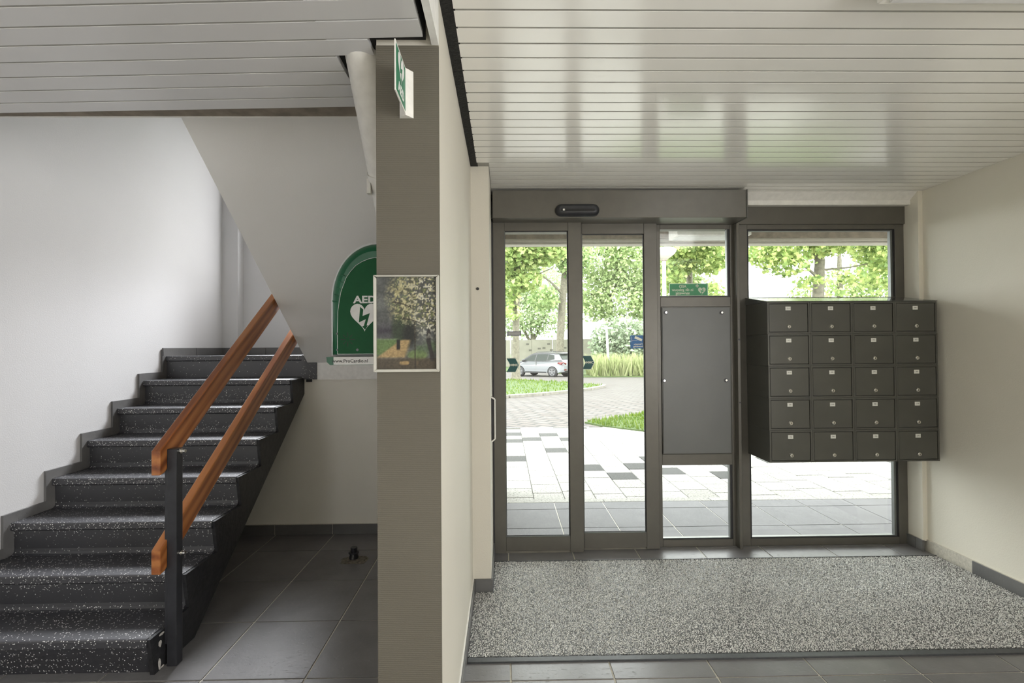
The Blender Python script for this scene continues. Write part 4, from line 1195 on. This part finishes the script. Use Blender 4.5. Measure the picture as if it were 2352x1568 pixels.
def blades(root, poly, lift, n, h, seed, pal=((.22, .46, .04), (.58, .80, .10)), name='grass_blades', w=.012):
    r = np.random.RandomState(seed)
    A = np.array(poly); lo, hi = A.min(0), A.max(0)
    x = r.uniform(lo[0], hi[0], n * 3); y = r.uniform(lo[1], hi[1], n * 3)
    ok = inside(x, y, poly); x, y = x[ok][:n], y[ok][:n]; n = len(x)
    z = np.array([gz(q) for q in y]) + lift
    hh = r.uniform(h[0], h[1], n); a = r.uniform(0, 2 * PI, n); sc = w * (0.6 + y / 14.0)
    lean = r.uniform(-.4, .4, (n, 2)) * hh[:, None]
    P = np.zeros((n, 3, 3))
    P[:, 0] = np.stack([x - np.cos(a) * sc, y - np.sin(a) * sc, z], 1)
    P[:, 1] = np.stack([x + np.cos(a) * sc, y + np.sin(a) * sc, z], 1)
    P[:, 2] = np.stack([x + lean[:, 0], y + lean[:, 1], z + hh], 1)
    t = r.rand(n, 1)
    tint = (np.array(pal[0]) * (1 - t) + np.array(pal[1]) * t) * 0.24
    return raw_mesh(name, P, 3, tint, M['blade'], root, tuple(ORIG[root.name]))
isl = [(-14, 11.5), (-3, 12.9), (0.07, 14.35), (1.1, 15.2), (2.05, 16.2), (3.0, 17.5), (3.75, 18.9), (3.95, 19.6), (3.6, 20.8), (2.9, 22.4), (1.9, 24.0), (0.2, 25.7), (-4, 27.4), (-14, 28)]
lawn_patch('lawn_island', 'bright lawn island with a concrete kerb in front of the white car', isl, 0.07, 9000, (.05, .12), 3)
ks = empty('kerb_island', (0, 14.3, gz(14.3)), 'weathered concrete kerb round the lawn island', 'kerb', kind='structure')
cur = isl[:8]
for (p, q) in zip(cur[:-1], cur[1:]):
    p, q = Vector(p), Vector(q)
    nseg = max(1, round((q - p).length / 1.0))
    for s in range(nseg):
        a = p.lerp(q, s / nseg); b = p.lerp(q, (s + 1) / nseg)
        d = (b - a).normalized(); nn_ = Vector((d.y, -d.x)) * 0.14
        a2, b2 = a + d * .008, b - d * .008
        za, zb = gz(a.y), gz(b.y)
        vs = [(a2.x, a2.y, za + .095), (b2.x, b2.y, zb + .095), ((b2 + nn_).x, (b2 + nn_).y, zb + .085), ((a2 + nn_).x, (a2 + nn_).y, za + .085)]
        vs += [(x, y, z - .16) for x, y, z in vs]
        MB().add(vs, [(0, 1, 2, 3), (7, 6, 5, 4), (0, 4, 5, 1), (1, 5, 6, 2), (2, 6, 7, 3), (3, 7, 4, 0)]).build('kerb_stone', M['kerb'], ks)
vg = [(1.52, 9.27), (2.09, 9.72), (2.97, 10.32), (6.5, 10.8), (6.5, 8.2), (4.2, 8.05), (2.37, 8.25), (2.0, 8.59), (1.74, 8.86)]
lawn_patch('lawn_verge', 'small grass verge beside the flagstone path', vg, 0.03, 5500, (.04, .10), 5)
fl = [(4.2, 29.5), (8, 29.0), (16, 29.0), (40, 27), (90, 34), (90, 120), (-40, 120), (-40, 39), (2, 38.5), (4.6, 33.5)]
lawn_patch('lawn_far', 'grass bank behind the road under the trees', fl, 0.05)
rb = empty('reed_hedge', (8, 30, gz(30)), 'tall pale green reeds along the far roadside', 'reeds')
blades(rb, [(5.4, 29.6), (16, 29.4), (16, 32), (5.4, 32)], 0.05, 5200, (.7, 1.55), 9, ((.80, 1.0, .35), (1.7, 1.8, .95)), 'reed_blades', .022)

# leaf clouds ------------------------------------------------------
LEAF_ALBEDO = 0.95
DIA = np.array([(0, -.5), (.3, -.05), (.12, .35), (0, .55), (-.12, .35), (-.3, -.05)])
MAPLE = np.array([(0, -.45), (.16, -.32), (.42, -.34), (.30, -.12), (.52, .10), (.24, .12), (.18, .30), (.0, .58), (-.18, .30), (-.24, .12), (-.52, .10), (-.30, -.12), (-.42, -.34), (-.16, -.32)])
def leaves(parent, blobs, n, size, seed, shape=DIA, pal=((.10, .20, .04), (.30, .44, .10), (.52, .60, .16)), gaps=0.0, name='foliage'):
    r = np.random.RandomState(seed)
    vol = np.array([b[3] * b[4] * b[5] for b in blobs]); vol = vol / vol.sum()
    idx = r.choice(len(blobs), n, p=vol)
    B = np.array(blobs)[idx]
    d = r.normal(size=(n, 3)); d /= np.linalg.norm(d, axis=1)[:, None]
    rad = r.uniform(0.15, 1.0, n) ** 0.45
    C_ = B[:, :3] + d * rad[:, None] * B[:, 3:6]
    # clump leaves round twig ends
    tw = r.randint(0, max(4, n // 14), n)
    tp = r.normal(size=(tw.max() + 1, 3)) * 0.10
    C_ += tp[tw] * B[:, 3:6] * 0.6
    m_ = len(shape)
    nrm = r.normal(size=(n, 3)) * .75 + np.array([0, -.35, .65]); nrm /= np.linalg.norm(nrm, axis=1)[:, None]
    u_ = np.cross(nrm, r.normal(size=(n, 3))); u_ /= np.linalg.norm(u_, axis=1)[:, None]
    v_ = np.cross(nrm, u_)
    s = size * r.uniform(.6, 1.25, n)
    P = C_[:, None, :] + s[:, None, None] * (shape[None, :, 0:1] * u_[:, None, :] + shape[None, :, 1:2] * v_[:, None, :])
    P += (np.abs(shape[None, :, 0:1]) * s[:, None, None] * .35) * nrm[:, None, :]
    t = r.rand(n, 1)
    a, b, c = map(np.array, pal)
    tint = np.where(t < .5, a + (b - a) * (t * 2), b + (c - b) * (t * 2 - 1)) * LEAF_ALBEDO
    tint = tint * 0.78 + tint.mean(1, keepdims=True) * 0.22
    o = raw_mesh(name, P, m_, tint, M['leaf'], parent, tuple(ORIG[parent.name]))
    return o
def tree(name, label, base, trunk, rad, branches, blobs, n, size, seed, shape=DIA, pal=None, group='trees outside the glass'):
    root = empty(name, base, label, 'tree', group)
    MB().path(trunk, rad, 12).build('trunk', M['bark'], root)
    for pts_, r0, r1 in branches:
        k_ = len(pts_)
        MB().path(pts_, [r0 + (r1 - r0) * i / (k_ - 1) for i in range(k_)], 7).build('branch', M['bark'], root)
    kw = {} if pal is None else {'pal': pal}
    leaves(root, blobs, n, size, seed, shape, **kw)
    return root
gA = gz(26)
tree('maple_tree', 'slim tree on the lawn island in front of the white car', (0.60, 26, gA),
     [(0.60, 26, gA - .1), (0.60, 26, gA + .25), (0.61, 26, 1.5), (0.66, 26, 4.2), (0.72, 26, 7.5), (0.8, 26, 10)], [0.40, 0.25, 0.19, 0.18, 0.14, 0.06],
     [([(0.66, 26, 4.4), (1.6, 25.6, 5.2), (2.6, 25.4, 5.6)], .06, .02), ([(0.66, 26, 5.0), (-.6, 25.6, 6.2)], .05, .02)],
     [(0.2, 25.6, 7.2, 2.3, 2.0, 2.0), (2.0, 25.4, 6.9, 1.7, 1.6, 1.3), (0.2, 25.5, 4.7, .9, .9, 1.0), (1.35, 25.5, 5.0, .7, .8, .8), (0.4, 25.6, 3.3, .5, .6, .45)], 7500, .27, 21, MAPLE,
     ((.20, .32, .06), (.40, .54, .13), (.62, .68, .22)))
gB = gz(37)
tree('ash_tree', 'thick leaning tree trunk behind the white car', (3.95, 37, gB),
     [(4.20, 37, gB - .1), (4.24, 37, 1.5), (4.38, 37, 4.0), (4.62, 37, 6.6), (4.8, 37, 9), (5.0, 37, 13)], [0.42, 0.31, 0.29, 0.27, 0.22, 0.1],
     [([(4.50, 36.9, 5.4), (3.6, 36.7, 6.3), (2.3, 36.4, 7.2)], .11, .05), ([(4.62, 37, 6.6), (5.5, 36.8, 8.5)], .14, .06)],
     [(3.2, 36.5, 9.4, 2.6, 2.0, 1.7), (5.2, 36.5, 8.2, 1.5, 1.6, 1.5), (2.9, 36.3, 5.0, 1.2, 1.1, 1.0), (1.8, 36.4, 7.6, 1.2, 1.2, .8)], 6500, .34, 22, DIA,
     ((.14, .25, .06), (.32, .46, .14), (.52, .62, .24)))
tree('spreading_tree', 'pale many-stemmed tree rising behind the concrete barrier', (3.0, 56, -.5),
     [(3.2, 56, -.5), (3.2, 56, 1.5), (3.3, 56, 3)], [.35, .3, .25],
     [([(3.2, 56, 1.6), (1.6, 55.8, 4.6), (0.4, 55.6, 6.5)], .2, .06), ([(3.2, 56, 1.6), (3.0, 55.8, 5)], .2, .06), ([(3.3, 56, 2), (4.8, 55.8, 5.2)], .2, .06)],
     [(1.5, 56, 5.0, 4.0, 2.5, 2.6), (5.0, 56, 5.5, 3.4, 2.5, 3.0), (-1, 56, 8, 4, 2.5, 3), (4, 57, 9, 5, 2.5, 3)], 8500, .44, 23, DIA,
     ((.24, .36, .14), (.44, .56, .26), (.62, .70, .42)))
tree('willow_tree', 'large pale willow-like tree seen through the sliding door with the blue sticker', (9.0, 42, gz(42)),
     [(9.2, 42, -.6), (9.2, 42, 3), (9.0, 42, 8), (9.0, 42, 12)], [.4, .33, .25, .1],
     [([(9.1, 41.9, 3.2), (8.0, 41.6, 5.4), (7.4, 41.4, 6.0)], .14, .05), ([(9.0, 41.9, 5.5), (10.6, 41.4, 8.4)], .12, .04), ([(9.0, 41.8, 6), (7.3, 41.4, 7.3)], .1, .03)],
     [(8.2, 41, 9.0, 3.2, 2.0, 2.8), (11.2, 41, 8.6, 2.8, 2.0, 3.0), (9.5, 41, 5.6, 3.2, 1.8, 2.2), (7.6, 41, 5.0, 1.6, 1.5, 1.5), (12.0, 41, 5.0, 1.6, 1.6, 2.0)], 12500, .34, 24, DIA,
     ((.22, .33, .10), (.42, .55, .20), (.62, .72, .34)))
tree('grey_shrub', 'big grey green shrub behind the reeds beyond the road', (9.2, 36, gz(36)),
     [(9.2, 36, -.6), (9.2, 36, 1.0), (9.3, 36, 2.4)], [.2, .15, .08],
     [([(9.2, 36, .6), (8.0, 35.8, 2.2)], .1, .04), ([(9.2, 36, .6), (10.6, 35.8, 2.0)], .1, .04)],
     [(9.0, 36, 1.9, 2.6, 1.6, 1.7), (10.4, 36, 1.4, 1.8, 1.5, 1.4), (7.6, 36, 1.2, 1.2, 1.2, 1.2)], 5200, .34, 25, DIA,
     ((.13, .20, .09), (.32, .42, .24), (.56, .64, .46)))
tree('plane_tree', 'broad maple tree filling the big window above the mailboxes', (9.15, 14, gz(14)),
     [(9.10, 14, -.1), (9.12, 14, 1.2), (9.16, 14, 2.9), (9.22, 14, 3.9), (9.0, 14.1, 4.8), (8.9, 14.1, 6.5)], [.19, .165, .155, .135, .11, .05],
     [([(9.18, 13.95, 3.35), (8.75, 13.8, 3.62), (8.2, 13.6, 3.9), (7.6, 13.4, 4.0)], .05, .015), ([(9.24, 13.95, 3.62), (9.9, 13.8, 3.66), (10.7, 13.7, 3.8)], .035, .012), ([(9.22, 14, 3.95), (9.6, 13.9, 4.5), (10.2, 13.8, 5.2)], .06, .02)],
     [(8.2, 13.6, 4.35, 1.35, .9, .55), (9.6, 13.4, 4.7, 1.5, .9, .75), (10.9, 13.6, 4.1, .9, .9, .55), (7.4, 13.5, 3.95, .6, .6, .35), (10.9, 13.7, 3.35, .65, .6, .35), (7.9, 13.4, 3.65, .7, .6, .3), (9.9, 13.6, 3.3, .35, .5, .2), (8.6, 13.5, 3.2, .4, .5, .2)], 6200, .14, 26, MAPLE,
     ((.14, .25, .05), (.36, .50, .10), (.60, .68, .18)))
tree('plane_tree', 'maple branches hanging behind the round lamp outside the side light', (6.6, 17, gz(17)),
     [(6.95, 18, -.1), (6.95, 18, 2.0), (6.9, 18, 6.5)], [.14, .13, .08],
     [([(6.9, 17.9, 4.0), (6.2, 17.2, 4.6), (5.6, 16.8, 4.9)], .05, .015)],
     [(6.3, 16.8, 5.0, 1.2, .9, .55), (7.2, 17.0, 4.6, .8, .8, .7), (5.8, 17.0, 3.7, .55, .6, .7), (7.4, 17, 3.3, .4, .5, .4), (6.2, 17.2, 4.4, .7, .6, .5)], 3200, .175, 27, MAPLE,
     ((.16, .27, .05), (.38, .52, .11), (.62, .70, .20)))
tree('background_tree', 'hazy green trees far behind the maple tree', (28, 40, -.5),
     [(28, 40, -.6), (28, 40, 4), (28, 40, 9)], [.35, .3, .15], [],
     [(27.5, 40, 5.2, 3.8, 2.5, 2.6), (31.5, 40, 6.0, 3.0, 2.5, 3.8), (23.5, 40, 3.6, 1.2, 2, 1.6), (34, 40, 9, 4, 3, 3), (24, 41, 11, 5, 3, 2.0), (19.2, 41, 9.5, 2.4, 2, 1.5)], 9500, .38, 28, DIA,
     ((.14, .24, .05), (.34, .46, .12), (.52, .60, .22)))
tree('background_tree', 'green treetops far behind the round lamp post', (16, 46, -.5),
     [(16, 46, -.6), (16, 46, 5)], [.35, .2], [],
     [(16.4, 46, 8, 2.4, 2.5, 4.5), (19.0, 46, 5.6, 1.8, 2, 2.6), (18.6, 46, 11, 3.0, 2, 1.6), (13.6, 46, 8, 1.2, 2, 4)], 7000, .42, 29, DIA,
     ((.20, .30, .08), (.38, .50, .16), (.55, .64, .27)))

# concrete barrier
ba = empty('wall_barrier', (2, 46, gz(46)), 'cream concrete noise barrier with small niches behind the car', 'barrier', kind='structure')
for i in range(6):
    x0 = -3.4 + i * 2.0
    p = MB().box(x0, x0 + 1.96, 46, 46.25, gz(46) - .2, 2.10 + .012 * i).build('panel', M['barrier'], ba)
    nb = MB()
    for (a_, b_) in ((.3, 1.65), (1.0, 1.25), (1.45, 1.62), (.55, 1.2), (1.7, 1.05)):
        if (i * 7 + int(a_ * 10)) % 3 == 0: continue
        nb.box(x0 + a_, x0 + a_ + .28, 45.985, 46.0, b_, b_ + .16)
    nb.build('niche', M['barrier_hole'], p)

# lamp posts
lp = empty('street_lamp', (4.65, 14, gz(14)), 'white street lamp with a wide dish top outside the side light', 'street lamp')
MB().path([(4.65, 14, gz(14)), (4.65, 14, 2.0), (4.65, 14, 3.92)], [.062, .055, .05], 14).build('pole', M['pole_white'], lp)
MB().lathe([(.06, 3.90), (.10, 3.93), (.10, 3.945), (.07, 3.96)], (4.65, 14, 0), n=20).build('collar', M['fascia'], lp)
MB().lathe([(.09, 3.955), (.20, 4.02), (.30, 4.11), (.345, 4.175), (.345, 4.20)], (4.65, 14, 0), n=28).build('bowl', M['fascia_pale'], lp)
MB().lathe([(.345, 4.20), (.352, 4.215), (.30, 4.255), (.10, 4.285)], (4.65, 14, 0), n=28).build('cap', M['pole_white'], lp)
lp2 = empty('street_lamp', (11.2, 25, gz(25)), 'thin white lamp post far outside between the maples', 'street lamp')
MB().path([(11.2, 25, gz(25)), (11.2, 25, 2.6), (11.17, 25, 5.3)], [.09, .08, .05], 10).build('pole', M['pole_white'], lp2)
MB().box(11.05, 11.3, 24.9, 25.1, 5.25, 5.33).build('lamp_head', M['pole_white'], lp2)
lp3 = empty('street_lamp', (7.4, 34, gz(34)), 'slim pale lamp post standing in the reeds beyond the road', 'street lamp')
MB().path([(7.42, 34.5, gz(34)), (7.35, 34.5, 1.4), (7.28, 34.5, 2.72)], [.10, .085, .07], 10).build('pole', M['pole_white'], lp3)
MB().box(7.12, 7.72, 34.4, 34.6, 2.70, 2.80).build('lamp_head', M['pole_white'], lp3)

# ------------------------------------------------------------------ car
CA = math.radians(38)
car = empty('car', (2.55, 32.0, gz(32.0)), 'white compact crossover car with dark roof parked beyond the lawn', 'car')
car.rotation_euler = (0, 0, PI - CA)          # local +x is the nose, local +y is the car's left side... towards the viewer
def cpart(mb, name, mat, parent=car, smooth=None):
    me = mb.mesh(name)
    o = bpy.data.objects.new(name, me)
    me.materials.append(mat); COL.objects.link(o); o.parent = parent
    ORIG[o.name] = Vector((0, 0, 0))
    return o
def hw(z):
    if z < .55: return .86 + .02 * z
    if z < .98: return .875
    return .875 - (z - .98) * .38
def arc(cx, r, a0, a1, n=9):
    return [(cx + r * math.cos(a0 + (a1 - a0) * k / n), .33 + r * math.sin(a0 + (a1 - a0) * k / n)) for k in range(n + 1)]
lower = [(-2.02, .36), (-2.06, .55), (-2.05, .75), (-1.99, .98), (-1.96, 1.02), (0.9, 1.00), (1.2, 1.0), (1.75, .93), (1.98, .78), (2.04, .55), (2.0, .30)]
lower += arc(1.27, .38, -.12, PI + .12)[0:] + [(.85, .27), (-.85, .27)] + arc(-1.25, .38, -.12, PI + .12) + [(-1.75, .33)]
def shell(poly):
    n = len(poly)
    L = [(x, hw(z) - (0.10 if abs(x) > 1.9 else 0.0), z) for x, z in poly]
    Rr = [(x, -y, z) for x, y, z in L]
    return MB().add(L + Rr, [tuple(range(n)), tuple(range(2 * n - 1, n - 1, -1))] + [(i, i + n, (i + 1) % n + n, (i + 1) % n) for i in range(n)])
body = cpart(shell(lower), 'body', M['car_white'])
gh = [(-1.97, 1.0), (-1.90, 1.10), (-1.62, 1.45), (-1.45, 1.52), (-1.0, 1.55), (-.3, 1.565), (.2, 1.52), (.45, 1.44), (1.15, 1.0)]
cpart(shell(gh), 'cabin', M['car_white'])
rf = [(-1.60, 1.455), (-1.45, 1.545), (-1.0, 1.575), (-.3, 1.59), (.2, 1.545), (.5, 1.44), (1.18, 1.0), (1.10, 1.0), (.40, 1.42), (.05, 1.475), (-.9, 1.485), (-1.5, 1.44)]
rfm = shell(rf)
rfm.v = [(x, y * 1.012, z + .004) for x, y, z in rfm.v]
cpart(rfm, 'roof', M['car_dark'])
def sidewin(pts_, name='side_window', mat=M['car_glass'], off=.006):
    for s in (1, -1):
        n = len(pts_)
        vs = [(x, s * (hw(z) + off), z) for x, z in pts_] + [(x, s * (hw(z) - .02), z) for x, z in pts_]
        cpart(MB().add(vs, [tuple(range(n)), tuple(range(2 * n - 1, n - 1, -1))] + [(i, i + n, (i + 1) % n + n, (i + 1) % n) for i in range(n)]), name, mat)
sidewin([(.98, 1.05), (.12, 1.03), (.06, 1.44), (.36, 1.41)])
sidewin([(.04, 1.03), (-.80, 1.06), (-.86, 1.46), (-.02, 1.46)])
sidewin([(-.86, 1.07), (-1.34, 1.16), (-1.28, 1.40), (-.92, 1.45)])
sidewin([(1.12, 1.0), (1.0, 1.06), (.38, 1.43), (.06, 1.47), (-.9, 1.48), (-1.32, 1.42), (-1.40, 1.15), (-1.34, 1.13), (-.8, 1.03), (.1, 1.0)], 'window_surround', M['car_dark'], .003)
rw = [(-1.645, .60, 1.44), (-1.645, -.60, 1.44), (-1.885, -.68, 1.14), (-1.885, .68, 1.14)]
cpart(MB().add([(x - .02, y, z + .012) for x, y, z in rw] + [(x + .03, y, z) for x, y, z in rw], [(0, 1, 2, 3), (7, 6, 5, 4), (0, 4, 5, 1), (1, 5, 6, 2), (2, 6, 7, 3), (3, 7, 4, 0)]), 'rear_window', M['car_glass'])
cpart(MB().add([(-1.52, .6, 1.53), (-1.80, .56, 1.515), (-1.80, -.56, 1.515), (-1.52, -.6, 1.53), (-1.52, .6, 1.56), (-1.79, .56, 1.54), (-1.79, -.56, 1.54), (-1.52, -.6, 1.56)], [(0, 1, 2, 3), (7, 6, 5, 4), (0, 4, 5, 1), (1, 5, 6, 2), (2, 6, 7, 3), (3, 7, 4, 0)]), 'spoiler', M['car_white'])
for s in (1, -1):
    vs = [(-1.62, s * .882, .90), (-1.70, s * .885, .97), (-2.03, s * .80, .97), (-2.065, s * .50, .90), (-2.07, s * .52, .83), (-2.05, s * .80, .80), (-1.85, s * .882, .82)]
    vi = [(x + .04, y * .93, z) for x, y, z in vs]
    n = len(vs)
    cpart(MB().add(vs + vi, [tuple(range(n)), tuple(range(2 * n - 1, n - 1, -1))] + [(i, i + n, (i + 1) % n + n, (i + 1) % n) for i in range(n)]), 'tail_light', M['redlight'])
    cpart(MB().box(-2.07, -2.02, s * .62 - .12, s * .62 + .12, .47, .53), 'reflector', M['redlight'])
    cpart(MB().path([(-1.35, s * .58, 1.60), (-.9, s * .6, 1.635), (0, s * .6, 1.63), (.15, s * .6, 1.58)], .018, 6), 'roof_rail', M['car_dark'])
    cpart(MB().lathe([(.03, -.1), (.09, -.06), (.10, .05), (.04, .08)], (.88, s * 1.0, 1.06), 'x', 10), 'door_mirror', M['car_dark'])
    cpart(MB().box(-.80, .85, s * .872 - .012, s * .872 + .012, .26, .36), 'sill', M['car_dark'])
    for x in (-1.25, 1.27):
        w_ = cpart(MB().lathe([(.20, -.11), (.33, -.10), (.335, 0), (.33, .10), (.20, .11)], (x, s * .79, .33), 'y', 26), 'wheel', M['tyre'])
        rm = MB().lathe([(.045, .0), (.06, s * .02)], (x, s * .895, .33), 'y', 12)
        for k in range(5):
            t = 2 * PI * k / 5 + .3
            p = Vector((math.cos(t), 0, math.sin(t))); q = Vector((-math.sin(t), 0, math.cos(t)))
            c0_ = Vector((x, s * .905, .33))
            vs = [c0_ + p * .03 + q * .035, c0_ + p * .21 + q * .05, c0_ + p * .21 - q * .05, c0_ + p * .03 - q * .035]
            vs += [v_ - Vector((0, s * .03, 0)) for v_ in vs]
            rm.add(vs, [(0, 1, 2, 3), (7, 6, 5, 4), (0, 4, 5, 1), (1, 5, 6, 2), (2, 6, 7, 3), (3, 7, 4, 0)])
        rm.lathe([(.20, 0), (.225, s * .01), (.225, -s * .02), (.20, -s * .02)], (x, s * .90, .33), 'y', 26)
        cpart(rm, 'rim', M['alloy'], w_)
cpart(MB().box(-2.085, -2.04, -.26, .26, .74, .86), 'number_plate', M['yellow'])
cpart(MB().box(-2.07, -1.85, -.62, .62, .30, .42), 'rear_bumper', M['car_dark'])
cpart(MB().box(1.9, 2.05, -.6, .6, .30, .48), 'front_bumper', M['car_dark'])
for x in (-.01,):
    cpart(MB().box(x, x + .012, -.8785, .8785, .40, 1.0), 'door_seam', M['kerb'])
